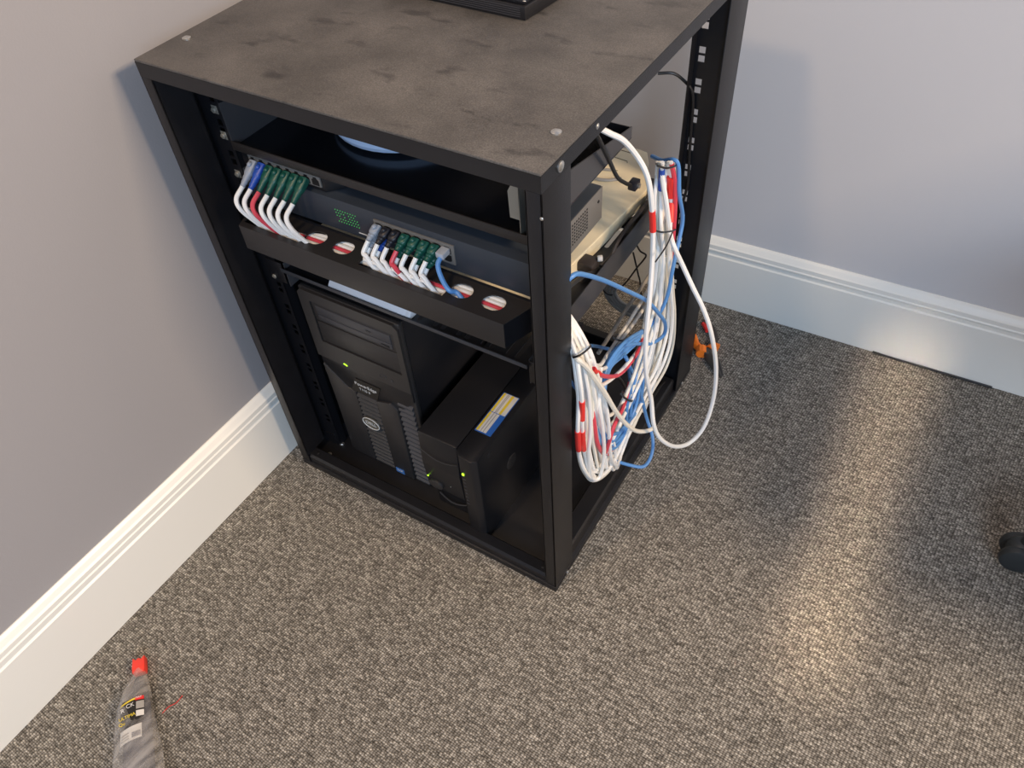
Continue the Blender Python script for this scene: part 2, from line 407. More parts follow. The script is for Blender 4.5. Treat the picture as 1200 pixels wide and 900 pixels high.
# base plate, sills
m = MB(); m.box(-W - 0.001, 0.001, -0.001, D + 0.001, 0.0, 0.012, 0.001); m.build('base_plate', 'black', rack)
m = MB(); m.prism([(0.0022, 0.012), (0.0022, 0.026), (0.006, 0.030), (0.022, 0.030), (0.024, 0.028), (0.024, 0.012)], 0, -W + PW, -PW); m.build('front_sill', 'black', rack)
m = MB(); m.prism([(D - 0.0022, 0.012), (D - 0.0022, 0.026), (D - 0.022, 0.030), (D - 0.024, 0.028), (D - 0.024, 0.012)], 0, -W + PW, -PW); m.build('back_sill', 'black', rack)
m = MB(); m.prism([(-0.006, 0.012), (-0.006, 0.038), (-0.009, 0.041), (-0.034, 0.041), (-0.036, 0.038), (-0.036, 0.012)], 1, PD, D - RD); m.build('side_sill', 'black', rack)
m = MB(); m.prism([(-W + 0.006, 0.012), (-W + 0.006, 0.038), (-W + 0.034, 0.041), (-W + 0.036, 0.038), (-W + 0.036, 0.012)], 1, PD, D - RD); m.build('side_sill', 'black', rack)
m = MB(); m.box(-W + 0.002, -W + 0.0035, 0.002, D - 0.002, 0.0125, HH - 0.0215); m.build('side_panel', 'inside', rack)
# bolts
def bolt(c, n, r=0.0046, h=0.0024, m='steel'):
    c = Vector(c); n = Vector(n)
    b = MB(); b.cyl(c, c + n * h * 0.5, r * 1.15, r * 1.15, 18); b.cyl(c + n * h * 0.5, c + n * h, r, r * 0.62, 18)
    ax = n.orthogonal().normalized(); ay = n.cross(ax)
    o = b.build('bolt', m, rack)
    return o
for p in ((-0.512, 0.064), (-0.021, 0.066), (-0.512, 0.478), (-0.021, 0.478)): bolt((*p, HH), (0, 0, 1))
bolt((0, 0.035, 0.750), (1, 0, 0), 0.0048); bolt((0, 0.108, 0.752), (1, 0, 0), 0.0026, 0.0016)
bolt((0, 0.508, 0.750), (1, 0, 0), 0.0048)
bolt((0.001, 0.036, 0.007), (1, 0, 0), 0.003); bolt((0.001, 0.500, 0.007), (1, 0, 0), 0.003)
bolt((-0.0005, 0.000, 0.715), (0, -1, 0), 0.0016, 0.0010)
for x in (-0.5, -0.03): bolt((x, 0.014, 0.030), (0, 0, 1), 0.0032, 0.0012, 'dark')
bolt((-0.487, 0.060, 0.0125), (0, 0, 1), 0.004, 0.003); bolt((-0.492, 0.030, 0.0125), (0, 0, 1), 0.004, 0.002)
bolt((-0.050, 0.060, 0.0125), (0, 0, 1), 0.004, 0.003)

# cage screws holding gear on the front rails
def cage_screw(x, z, y=RY - 0.0012):
    b = MB(); b.box(x - 0.0048, x + 0.0048, y - 0.0004, y, z - 0.0055, z + 0.0055); b.cyl((x, y, z), (x, y - 0.0035, z), 0.0042, 0.0036, 14, 0.0006)
    b.box(x - 0.0028, x + 0.0028, y - 0.0042, y - 0.0034, z - 0.0005, z + 0.0005)
    return b.build('cage_screw', 'dullsteel', rack)
for z in (0.680, 0.645, 0.589, 0.416, 0.533): cage_screw(-W + 0.0325, z)
for z in (0.648, 0.680): cage_screw(-0.0325, z)

# ------------------------------------------------------------ cantilever shelf at the top
t = thing('rack_shelf', 'shallow black shelf tray with tapering sides, highest in the rack just under its top', 'shelf', (-0.265, 0.17, 0.628))
m = MB(); m.box(-0.487, -0.044, 0.056, 0.292, 0.6305, 0.6320); m.build('tray', 'gloss', t)
m = MB(); m.box(-0.4865, -0.0445, 0.0545, 0.0562, 0.6285, 0.6405, 0.0003); m.build('front_lip', 'manager', t)
for x in (-0.487, -0.0455):
    m = MB(); m.prism([(0.0565, 0.632), (0.292, 0.632), (0.292, 0.646), (0.279, 0.648), (0.0565, 0.691)], 0, x, x + 0.0014); m.build('side_wall', 'plastic2', t)
m = MB(); m.box(-0.4855, -0.0457, 0.2905, 0.292, 0.632, 0.645); m.build('back_lip', 'shelf', t)
m = MB(); m.prism([(-0.0735, 0.656), (-0.0620, 0.656), (-0.0612, 0.696), (-0.0690, 0.699), (-0.0745, 0.688)], 1, 0.0575, 0.0590); m.prism([(-0.0620, 0.6325), (-0.0612, 0.6325), (-0.0612, 0.697), (-0.0620, 0.697)], 1, 0.0575, 0.075); m.build('sliver', 'dullsteel', t, label='bare steel bracket at the front right of the shelf')  # pale upright metal piece beside the right side wall

# access point on the tray
t = thing('access_point', 'round white disc in bluish light, lying on the top shelf tray, half hidden by the rack top', 'wifi device', (-0.308, 0.193, 0.632))
MB().lathe([(0.070, 0.0), (0.088, 0.001), (0.098, 0.005), (0.100, 0.010), (0.094, 0.018), (0.070, 0.024), (0.001, 0.027)], (-0.325, 0.2155, 0.6325)).build('shell', 'ap', t)
MB().lathe([(0.020, 0), (0.022, 0.001), (0.020, 0.002), (0.001, 0.0022)], (-0.325, 0.2155, 0.6590), 24).build('cap', 'white_plastic', t)

# ------------------------------------------------------------ eight port switch
t = thing('ethernet_switch', 'small black eight-port network switch sitting on the long blue-grey switch, left end', 'network switch', (-0.410, 0.11, 0.602))
m = MB(); m.prism([(-0.484, 0.062), (-0.347, 0.062), (-0.330, 0.080), (-0.330, 0.165), (-0.484, 0.165)], 2, 0.6022, 0.6265, 0.0012); m.build('housing', 'blackplastic', t)
m = MB(); m.box(-0.470, -0.3495, 0.0600, 0.0625, 0.6085, 0.6240, 0.0005); m.build('port_block', 'grey_metal', t)
m = MB()
for i in range(8):
    x = -0.4625 + 0.0150 * i
    m.prism([(x - 0.0055, 0.6105), (x + 0.0055, 0.6105), (x + 0.0055, 0.6180), (x + 0.0025, 0.6195), (x + 0.0025, 0.6215), (x - 0.0025, 0.6215), (x - 0.0025, 0.6195), (x - 0.0055, 0.6180)], 1, 0.0595, 0.0605)
m.build('jack_openings', 'dark', t)

# ------------------------------------------------------------ 24 port rack switch
t = thing('ethernet_switch', 'long blue-grey rack switch across the full rack width, above the cable trough', 'network switch', (-0.265, 0.14, 0.557))
m = MB(); m.box(-0.4855, -0.0500, 0.0565, 0.226, 0.5535, 0.6012, 0.0016)
m.box(-0.44, -0.09, 0.10, 0.102, 0.6010, 0.6016); m.build('housing', 'blue_metal', t)
m = MB(); m.box(-0.0500, -0.0490, 0.063, 0.226, 0.5545, 0.6005, 0.0003); m.build('side_panel', 'grey_metal', t, label='lighter grey side panel with vent holes')
m = MB()
for i in range(14):
    for k in range(7):
        m.cyl((-0.0491, 0.118 + i * 0.0052, 0.5655 + k * 0.0045), (-0.0486, 0.118 + i * 0.0052, 0.5655 + k * 0.0045), 0.0015, None, 6)
m.cyl((-0.0491, 0.215, 0.585), (-0.0482, 0.215, 0.585), 0.002, None, 10)
m.build('vent_holes', 'dark', t)
m = MB()
for r in range(5):
    for k in range(9):
        if random.random() < 0.8:
            x = -0.332 + k * 0.0040 + r * 0.0006; z = 0.5855 - r * 0.0042
            m.box(x - 0.0004, x + 0.0004, 0.0558, 0.0566, z - 0.0004, z + 0.0004)
m.build('indicator_lights', 'led', t)
m = MB(); m.box(-0.2695, -0.1525, 0.0545, 0.0570, 0.5640, 0.5920, 0.0005); m.build('port_block', 'grey_metal', t)
m = MB()
for i in range(8):
    x = -0.2620 + 0.0142 * i
    for z0, sg in ((0.5795, 1), (0.5765, -1)):
        m.prism([(x - 0.0055, z0), (x + 0.0055, z0), (x + 0.0055, z0 + sg * 0.0075), (x + 0.0025, z0 + sg * 0.009), (x - 0.0025, z0 + sg * 0.009), (x - 0.0055, z0 + sg * 0.0075)], 1, 0.0540, 0.0550)
m.build('jack_openings', 'dark', t)
m = MB(); m.prism([(-0.30, 0.560), (-0.284, 0.560), (-0.284, 0.5615), (-0.30, 0.5615)], 1, 0.0560, 0.0566); m.build('print_line', 'textwhite', t)

# ------------------------------------------------------------ cable trough
t = thing('cable_trough', 'black cable management trough with round openings in its top, below the switches', 'cable organiser', (-0.265, 0.035, 0.513))
holes = [stadium(-0.09 - 0.0445 * k, 0.036, 0.029, 0.025) for k in (0, 1, 5, 6)] + [rect(-0.276, -0.150, 0.0185, 0.036), rect(-0.468, -0.372, 0.0185, 0.036)]
outer = [(-0.469, 0.0105), (-0.061, 0.0105), (-0.045, 0.056), (-0.485, 0.056)]
curve_plate(outer, holes, 0.0014, 'xy', 0.5465).build('top_plate', 'manager', t)
m = MB(); m.box(-0.469, -0.061, 0.0095, 0.0110, 0.5095, 0.5472, 0.0004); m.build('front_plate', 'manager', t)
m = MB(); m.box(-0.506, -0.0445 + 0.0205, 0.0555, 0.0567, 0.5095, 0.5505)
m.box(-0.469, -0.061, 0.0110, 0.0555, 0.5095, 0.5105)
m.prism([(-0.0625, 0.0110), (-0.0610, 0.0110), (-0.0450, 0.0555), (-0.0465, 0.0555)], 2, 0.5105, 0.5462)
m.prism([(-0.4675, 0.0110), (-0.4690, 0.0110), (-0.4850, 0.0555), (-0.4835, 0.0555)], 2, 0.5105, 0.5462)
m.build('mounting_plate', 'shelf', t)

# ------------------------------------------------------------ patch cords
def cord_in_hole(x0, y0, z0, k, slot, mcol, r=0.0028, end=-0.079, drop=1.0):
    sy = 0.0230 + 0.0060 * (slot % 6); sz = 0.5412 - 0.0063 * (slot // 6)
    ex = end + 0.003 * (slot % 5)
    if k in (0, 1):
        hx = -0.09 - 0.0445 * k
        P = [(x0, y0, z0), (x0 + 0.001, y0 - 0.010, z0 - 0.006), (x0 * 0.7 + hx * 0.3, y0 - 0.016, z0 - 0.018), (x0 * 0.3 + hx * 0.7, 0.024, 0.5540), (hx - 0.002, 0.030, 0.5480), (hx + 0.016, sy, sz), (hx + 0.03, sy, sz)]
    else:
        hx = x0 + 0.012 + 0.002 * (slot % 3); b_ = 0.014 if z0 > 0.59 else 0.010
        P = [(x0, y0, z0), (x0 - 0.002, y0 - b_, z0 - 0.011), (x0 + 0.003, y0 - b_ * 1.15, (z0 + 0.549) / 2 - 0.001), (hx - 0.002, 0.0225, 0.5480), (hx + 0.010, 0.028, min(sz, 0.5380)), (hx + 0.028, sy, sz)]
    if ex > hx + 0.05: P += [((hx + 0.03 + ex) / 2, sy + 0.001, sz), (ex, sy, sz)]
    return smoothpath(P, 6)
patch_n = 0
def patch_cable(x, z, bootm, cordm, k, label, lower=False, nob=False):
    global patch_n
    slot = patch_n; patch_n += 1
    slot = {0: 14, 14: 0}.get(slot, slot)
    yj = 0.0590 if z > 0.6 else 0.0535
    t = thing('patch_cable', label, 'network cable', (x, yj, z), )
    dz = -0.019 if not lower else -0.012
    p0 = Vector((x, yj, z)); p1 = Vector((x, yj - 0.030, z + dz)) if z > 0.6 else Vector((x - 0.002, yj - 0.020, z + (-0.009 if not lower else -0.007)))
    if nob: p1 = Vector((x, yj - 0.010, z - 0.002))
    d = (p1 - p0)
    ln = d.length
    m = MB()
    if nob:
        m.box(x - 0.0055, x + 0.0055, yj - 0.014, yj, z - 0.0038, z + 0.0038, 0.0008); m.build('plug', 'clear', t)
    else:
        sec = [(0.0, .0058, .0046), (0.10, .0062, .0052), (0.45, .0060, .0052), (0.7, .0046, .0044), (1.0, .0036, .0036)]
        # tapered boot: rectangular near the plug, round at the cord end
        rows = 12; B = m.bm; rings = []
        side = Vector((1, 0, 0)); up = d.cross(side).normalized()
        if up.z < 0: up = -up
        for i in range(rows + 1):
            f = i / rows
            for a, bb in zip(sec, sec[1:]):
                if a[0] <= f <= bb[0]:
                    q = (f - a[0]) / (bb[0] - a[0]); w_, h_ = a[1] + (bb[1] - a[1]) * q, a[2] + (bb[2] - a[2]) * q; break
            if f > 0.5 and i % 2: w_ *= 0.86; h_ *= 0.86
            c = p0 + d * f; ring = []
            e = 0.45 + 0.55 * f
            for s_ in range(12):
                an = 2 * PI * s_ / 12; cx, cy = math.cos(an), math.sin(an)
                ring.append(B.verts.new(c + side * math.copysign(abs(cx) ** e, cx) * w_ + up * math.copysign(abs(cy) ** e, cy) * h_))
            rings.append(ring)
        for a, bb in zip(rings, rings[1:]):
            for s_ in range(12): B.faces.new((a[s_], a[(s_ + 1) % 12], bb[(s_ + 1) % 12], bb[s_]))
        B.faces.new(rings[0][::-1]); B.faces.new(rings[-1])
        m.ball(p0 + d * 0.18 + up * 0.0050, 0.0036, (1, 1.2, 0.9))
        bo = m.build('boot', bootm, t)
    path = cord_in_hole(p1.x, p1.y, p1.z, k, slot, cordm, drop=0.6 if lower else 1.0)
    MB().tube(path, 0.0030, 8).build('cord', cordm, t)
    return t
C1 = [('boot_grey', 'cable_white'), ('boot_blue', 'cable_white'), ('boot_green', 'cable_red'), ('boot_green', 'cable_white'),
      ('boot_green', 'cable_white'), ('boot_green', 'cable_white'), ('boot_green', 'cable_white')]
L1 = ['white patch cable with a grey boot, leftmost plug in the small black switch',
      'white patch cable with a blue boot, second plug from left in the small black switch',
      'red patch cable with a green boot plugged into the small black switch',
      'white patch cable with green boot right of the red cord, small black switch',
      'white green-booted patch cable, middle one of the three right of the wide gap, small black switch',
      'white green-booted patch cable, second from the empty port of the small black switch',
      'white green-booted patch cable right beside the empty port of the small black switch']
L1[4] = 'white green-booted patch cable, third from the empty port of the small black switch'
ks = [8, 8, 8, 8, 7, 7, 7]
for i, (bm_, cm_) in enumerate(C1):
    patch_cable(-0.4590 + 0.0143 * i, 0.6165, bm_, cm_, ks[i], L1[i])
C2 = [('boot_grey', 'cable_white', 'white patch cable with a grey boot, leftmost in the upper row of the long switch'),
      ('boot_black', 'cable_white', 'white patch cable with a black boot, beside the grey-booted one, long switch'),
      ('boot_black', 'cable_white', 'white patch cable with black boot, left of the red cord, long switch'),
      ('boot_green', 'cable_red', 'red patch cable with a green boot plugged into the long blue-grey switch'),
      ('boot_green', 'cable_white', 'white green-booted patch cable just right of the red cord, long switch'),
      ('boot_green', 'cable_white', 'white green-booted patch cable, two plugs right of the long switch red cord'),
      ('boot_green', 'cable_white', 'white green-booted patch cable nearest the blue cord, long switch upper row')]
for i, (bm_, cm_, lb) in enumerate(C2):
    patch_cable(-0.2620 + 0.0142 * i, 0.5850, bm_, cm_, [5, 5, 4, 4, 3, 3, 3][i], lb)
patch_cable(-0.2620 + 0.0142 * 7, 0.5850, None, 'cable_blue', 1, 'blue patch cable with a clear plug at the right end of the long switch', nob=True)
C3 = [('boot_grey', 'cable_white', 'white patch cable with a grey boot, leftmost in the lower row of the long switch'),
      ('boot_blue', 'cable_white', 'white patch cable with a blue boot in the lower row of the long switch'),
      None,
      ('boot_green', 'cable_white', 'white green-booted patch cable directly below the red cord of the long switch'),
      None,
      ('boot_green', 'cable_white', 'white green-booted patch cable, left of the lower-row pair near the blue cord'),
      ('boot_green', 'cable_white', 'white green-booted patch cable, right one of the lower-row pair near the blue cord')]
for i, q in enumerate(C3):
    if q: patch_cable(-0.2620 + 0.0142 * i, 0.5730, q[0], q[1], [5, 4, 4, 4, 3, 3, 2][i], q[2], lower=True)

# ------------------------------------------------------------ vented shelf
t = thing('rack_shelf', 'black slotted shelf carrying the beige unit, middle of the rack', 'shelf', (-0.265, 0.25, 0.404))
slots = []
for r in range(5):
    yy = 0.067 + r * 0.0835
    for k in range(14):
        slots.append(stadium(-0.0820 - 0.0130 * k - (0.012 * (k // 2)), yy + 0.02, 0.0070, 0.054, 4))
curve_plate(rect(-0.472, -0.0615, 0.052, 0.50), slots, 0.0014, 'xy', 0.4365).build('shelf_plate', 'shelf', t)
m = MB(); m.box(-0.472, -0.060, 0.0500, 0.0515, 0.4375, 0.4440, 0.0004); m.build('front_lip', 'plastic2', t)
for x0, x1 in ((-0.505, -0.474), (-0.060, -0.025)): m = MB(); m.box(x0, x1, 0.0548, 0.0560, 0.4100, 0.4480, 0.0003); m.build('mounting_ear', 'shelf', t)
for x in (-0.4720, -0.0615):
    m = MB(); m.box(x, x + 0.0015, 0.0572, 0.50, 0.4045, 0.4480, 0.0003); m.build('side_flange', 'plastic2', t)

# beige unit
t = thing('phone_system_cabinet', 'flat yellowed beige plastic cover lying on the slotted shelf behind the switches', 'equipment cover', (-0.28, 0.33, 0.4375))
m = MB(); m.prism([(-0.470, 0.120), (-0.101, 0.120), (-0.0940, 0.226), (-0.0790, 0.402), (-0.0765, 0.435), (-0.105, 0.505), (-0.120, 0.531), (-0.137, 0.534), (-0.192, 0.514), (-0.470, 0.500)], 2, 0.4375, 0.4600, 0.0015); m.build('housing', 'beige', t, smooth=False)
for q in ([(728, 176), (745, 181)], [(727, 176), (720, 184)], [(713, 182), (735, 189), (735, 191)], [(697, 195), (712, 199), (724, 200)], [(704, 199), (693, 211)]):
    m = MB(); m.tube([at(a, b_, z=0.4601) for a, b_ in q], 0.0008, 5); m.build('groove', 'beige_dark', t)

# white adapter on shelf front, its face sloped to catch the front light
t = thing('power_adapter', 'flat white plastic box lying on the slotted shelf, peeking out under the cable trough', 'adapter', (-0.31, 0.085, 0.4375))
m = MB(); m.prism([(0.0532, 0.4375), (0.0532, 0.4425), (0.0760, 0.4680), (0.1090, 0.4680), (0.1090, 0.4375)], 0, -0.3850, -0.2500, 0.0010); m.build('case', 'adapter_white', t)
m = MB(); m.prism([(0.0535, 0.4375), (0.0535, 0.4430), (0.0760, 0.4690), (0.1090, 0.4690), (0.1090, 0.4375)], 0, -0.2505, -0.2430, 0.0004); m.build('end_cap', 'adapter_white', t)

# ------------------------------------------------------------ tower server
sv = thing('tower_server', 'dark grey tower server with louvred front and silver oval badge, left in the rack base', 'computer', (-0.372, 0.26, 0.013))
X0, X1, YF = -0.466, -0.278, 0.0600
m = MB(); m.box(X0 + 0.001, X1 - 0.001, 0.0740, 0.470, 0.0135, 0.4035, 0.002); m.build('case', 'blackplastic', sv)
m = MB(); m.box(X0, X1, YF + 0.004, 0.0742, 0.0125, 0.4045, 0.003, 3)
_ = m.build('bezel', 'plastic', sv)
curve_plate([(X0 + .0005, 0.262), (X1 - .0005, 0.262), (X1 - .0005, 0.396), (X1 - 0.008, 0.4035), (X0 + 0.008, 0.4035), (X0 + .0005, 0.396)], [rect(-0.4450, -0.2890, 0.3005, 0.3850)], 0.006, 'xz', YF + 0.003).build('bay_frame', 'plastic', sv)
m = MB(); m.box(-0.4440, -0.2895, YF + 0.0020, YF + 0.010, 0.3455, 0.3835, 0.0012); m.box(-0.4440, -0.2895, YF + 0.0020, YF + 0.010, 0.3015, 0.3435, 0.0012)
m.build('drive_bay_cover', 'plastic', sv)
m = MB(); m.box(-0.4360, -0.2960, YF + 0.0002, YF + 0.006, 0.3620, 0.3790, 0.0010); m.box(-0.4360, -0.2960, YF + 0.0006, YF + 0.006, 0.3500, 0.3608, 0.0008)
dv = m.build('disc_drive', 'plastic2', sv)
m = MB(); m.box(-0.3160, -0.3010, YF - 0.0006, YF + 0.001, 0.3530, 0.3555, 0.0004); m.build('eject_button', 'blackplastic', dv)
text('DVD', 0.0045, (-0.336, YF - 0.0002, 0.3705), (PI / 2, 0, 0), 'plastic', dv)
m = MB(); m.box(-0.4110, -0.4070, YF - 0.0008, YF + 0.0005, 0.2655, 0.2672); m.box(-0.4075, -0.4040, YF - 0.0008, YF + 0.0005, 0.2640, 0.2657); m.build('power_light', 'led2', sv)
# usb / button outline
m = MB(); m.tube([(-0.3300 + 0.0065 * math.cos(a), YF - 0.0002, 0.2780 + 0.0045 * math.sin(a)) for a in [i * 2 * PI / 16 for i in range(17)]], 0.0005, 5)
m.box(-0.3150, -0.3110, YF - 0.0006, YF, 0.2740, 0.2790); m.build('power_button', 'plastic2', sv)
# sloped ledge with the name plate
m = MB()
m.prism([(X0 + 0.004, 0.262), (X1 - 0.001, 0.262), (X1 - 0.001, 0.240), (-0.315, 0.200), (-0.420, 0.2040), (X0 + 0.004, 0.246)], 1, YF + 0.0015, YF + 0.012, 0.0015)
m.build('ledge', 'blackplastic', sv)
m = MB(); m.prism([(-0.3950, 0.2400), (-0.3450, 0.2400), (-0.3580, 0.2060), (-0.4120, 0.2060)], 1, YF + 0.0002, YF + 0.004); np_ = m.build('name_plate', 'labelblack', sv)
text('PowerEdge', 0.0098, (-0.3770, YF - 0.0001, 0.2280), (PI / 2, 0, 0), 'textwhite', np_)
text('T110 II', 0.0080, (-0.3810, YF - 0.0001, 0.2170), (PI / 2, 0, 0), 'textwhite', np_)
# lower centre blade
m = MB()
m.prism([(-0.3600, 0.0150), (-0.3180, 0.0150), (-0.3160, 0.2050), (-0.3300, 0.2150), (-0.3600, 0.2050)], 1, YF - 0.002, YF + 0.01, 0.002)
m.prism([(-0.4560, 0.0150), (-0.4060, 0.0150), (-0.4050, 0.2000), (-0.4200, 0.2050), (-0.4630, 0.2420)], 1, YF + 0.0005, YF + 0.01, 0.002)
m.build('front_panel', 'plastic', sv)
def louvers(x0, x1, z0, z1, n, mt, slant):
    m = MB(); dz = (z1 - z0) / n
    for i in range(n):
        z = z0 + dz * i
        m.prism([(YF + 0.006, z + dz * 0.95), (YF - 0.0005, z + dz * 0.55), (YF - 0.0005, z + dz * 0.30), (YF + 0.006, z + dz * 0.02)], 0, x0 + slant * (i % 2) * 0, x1)
    m.build('louver_panel', mt, sv)
louvers(-0.4035, -0.3615, 0.016, 0.200, 17, 'louver', 0)
louvers(-0.3140, -0.2850, 0.016, 0.228, 17, 'louver2', 0)
# oval badge
def oval(cx, cz, a, b_, y0, y1):
    m = MB(); m.prism([(cx + a * math.cos(k * PI / 16), cz + b_ * math.sin(k * PI / 16)) for k in range(32)], 1, y0, y1); return m
bd = oval(-0.3860, 0.1340, 0.0175, 0.0130, YF - 0.0030, YF).build('badge', 'badge', sv, label='pewter oval badge with raised rim')
MB().tube([(-0.3860 + 0.0175 * math.cos(a), YF - 0.0032, 0.1340 + 0.0130 * math.sin(a)) for a in [i * 2 * PI / 28 for i in range(29)]], 0.0009, 6).build('rim', 'textwhite', bd)
text('DELL', 0.0105, (-0.3860, YF - 0.0034, 0.1340), (PI / 2, 0, 0), 'textwhite', bd)
m = MB(); m.box(-0.3560, -0.3380, YF - 0.0026, YF - 0.0019, 0.0180, 0.0300); st = m.build('sticker', 'sticker_blue', sv, label='small pale blue sticker')
text('intel', 0.0065, (-0.3470, YF - 0.0028, 0.0255), (PI / 2, 0, 0), 'textwhite', st)
for x in (X0 + 0.02, X1 - 0.02):
    for y in (0.10, 0.44): MB().cyl((x, y, 0.0121), (x, y, 0.0140), 0.009).build('foot', 'rubber', sv)

# ------------------------------------------------------------ ups (rounded front) and slim box with sticker
t = thing('ups_unit', 'black box with curved front seam, between the tower server and the slim stickered box', 'power backup', (-0.22, 0.2, 0.0125))
m = MB(); m.prism([(0.046, 0.0125), (0.046, 0.055), (0.030, 0.085), (0.0265, 0.150), (0.031, 0.222), (0.38, 0.222), (0.38, 0.0125)], 0, -0.2555, -0.1825, 0.003); m.build('case', 'blackplastic', t)
m = MB(); m.tube([(-0.2545 + 0.0715 * k / 12, 0.0262 - 0.0006 * math.sin(PI * k / 12), 0.186 - 0.012 * math.sin(PI * k / 12) - 0.002 * k / 12) for k in range(13)], 0.0007, 5); m.build('seam', 'louver', t)
m = MB(); m.prism([(-0.236 + 0.014 * math.cos(k * PI / 10), 0.098 + 0.010 * math.sin(k * PI / 10)) for k in range(20)], 1, 0.0250, 0.0330, 0.001); m.build('power_button', 'plastic', t)
m = MB(); m.box(-0.2510, -0.2490, 0.0266, 0.0280, 0.1120, 0.1140); m.build('power_light', 'led2', t)
m = MB(); m.tube([(-0.2480 + 0.058 * k / 10, 0.0440 - 0.004 * math.sin(PI * k / 10), 0.047 - 0.008 * math.sin(PI * k / 10)) for k in range(11)], 0.0016, 6); m.build('lower_ridge', 'plastic', t)
m = MB(); m.ball((-0.205, 0.0268, 0.112), 0.0009); m.build('screw', 'steel', t)

t = thing('battery_pack', 'slim black upright box with a yellow, white and blue sticker on its top', 'power backup', (-0.16, 0.2, 0.0125))
m = MB(); m.prism([(-0.1815, 0.030), (-0.172, 0.020), (-0.150, 0.018), (-0.1405, 0.024), (-0.1405, 0.36), (-0.1815, 0.36)], 2, 0.0125, 0.2230, 0.002); m.build('case', 'blackplastic', t)
m = MB(); m.box(-0.169, -0.1655, 0.0180, 0.0200, 0.1790, 0.1830); m.build('status_light', 'led2', t)
m = MB()
for k in range(8): m.box(-0.1690, -0.1640, 0.0188, 0.0200, 0.168 - k * 0.0095, 0.1690 - k * 0.0095)
m.build('light_scale', 'louver2', t)
m = MB()
m.ball((-0.1404, 0.11, 0.125), 0.012, (0.12, 1.2, 1.2)); m.build('side_emblem', 'plastic', t)
m = MB(); m.ball((-0.1404, 0.055, 0.205), 0.006, (0.15, 1.0, 0.8)); m.build('side_catch', 'plastic', t)
ZT = 0.2231
sx0, sx1, sy0, sy1 = -0.1775, -0.1490, 0.0735, 0.1600
m = MB(); m.box(sx0, sx1, sy0, sy1, ZT, ZT + 0.0003); stk = m.build('sticker', 'labelb', t, label='blue, white and yellow sticker')
ym = sy0 + (sy1 - sy0) * 0.50
def sp(x0, x1, y0, y1, mt, nm, h=0.0004): m = MB(); m.box(sx0 + x0, sx0 + x1, y0, y1, ZT + 0.0002, ZT + h); m.build(nm, mt, stk)
sp(0.0012, 0.0050, sy0 + 0.002, ym - 0.0006, 'labely', 'yellow_stripe'); sp(0.0012, 0.0050, ym + 0.0006, sy1 - 0.001, 'labely', 'yellow_stripe')
sp(0.0052, 0.0190, sy0 + 0.002, ym - 0.0006, 'labelw', 'text_panel'); sp(0.0052, 0.0272, ym + 0.0006, sy1 - 0.001, 'labelw', 'text_panel')
sp(0.0158, 0.0200, ym + 0.0006, sy1 - 0.001, 'labely', 'yellow_stripe', 0.0005)
for xx, ya, yb in ((0.0090, sy0 + 0.002, sy1 - 0.002), (0.0135, sy0 + 0.002, ym - 0.001), (0.0112, ym + 0.001, sy1 - 0.002)): sp(xx, xx + 0.0006, ya, yb, 'labelline', 'text_rule', 0.0006)

# ------------------------------------------------------------ router on the rack top
t = thing('router', 'black low-profile router with fine front vent lines, lying on the dusty rack top', 'router', (-0.27, 0.35, HH))
m = MB(); m.prism([(-0.385, 0.268), (-0.169, 0.261), (-0.160, 0.345), (-0.165, 0.440), (-0.380, 0.446)], 2, HH + 0.0005, HH + 0.0160, 0.0015); m.build('base', 'blackplastic', t)
m = MB(); m.prism([(-0.382, 0.271), (-0.171, 0.264), (-0.163, 0.345), (-0.168, 0.436), (-0.377, 0.442)], 2, HH + 0.0160, HH + 0.0210, 0.0015); m.build('lid', 'gloss', t)
m = MB()
for k in range(5):
    z = HH + 0.0035 + k * 0.0024
    m.prism([(-0.370, 0.2670), (-0.176, 0.2607), (-0.176, 0.2616), (-0.370, 0.2679)], 2, z, z + 0.0009)
m.build('vent_lines', 'plastic2', t)
m = MB(); m.ball((-0.1715, 0.2645, HH + 0.0208), 0.0014, (1.6, 1, 0.5)); m.build('corner_glint', 'steel', t)  # small bright ball standing in for the highlight on the lid corner

# ------------------------------------------------------------ hanging cables
def pix(spec):
    """list of (px, py, axis-letter, value) -> points in the room"""
    return [at(a, b_, **{c: d_}) for a, b_, c, d_ in spec]
def cable(pts, r, m, label, group=None, bands=(), cat='network cable', name='network_cable', n=7, flat=1.0):
    path = smoothpath(pts, n)
    o = thing(name, label, cat, tuple(path[0]), group) if bands else None
    c = MB(); c.tube(path, r, 8, flat=flat)
    if o:
        c.build('cord', m, o)
        for (f0, f1, bm_, *bs) in bands:
            i0, i1 = int(f0 * (len(path) - 1)), int(f1 * (len(path) - 1)) + 1
            MB().tube(path[i0:i1 + 1], r * (bs[0] if bs else 1.22), 10).build('tape_band', bm_, o)
        return o
    o = c.build(name, m); tag(o, label, cat, group); return o

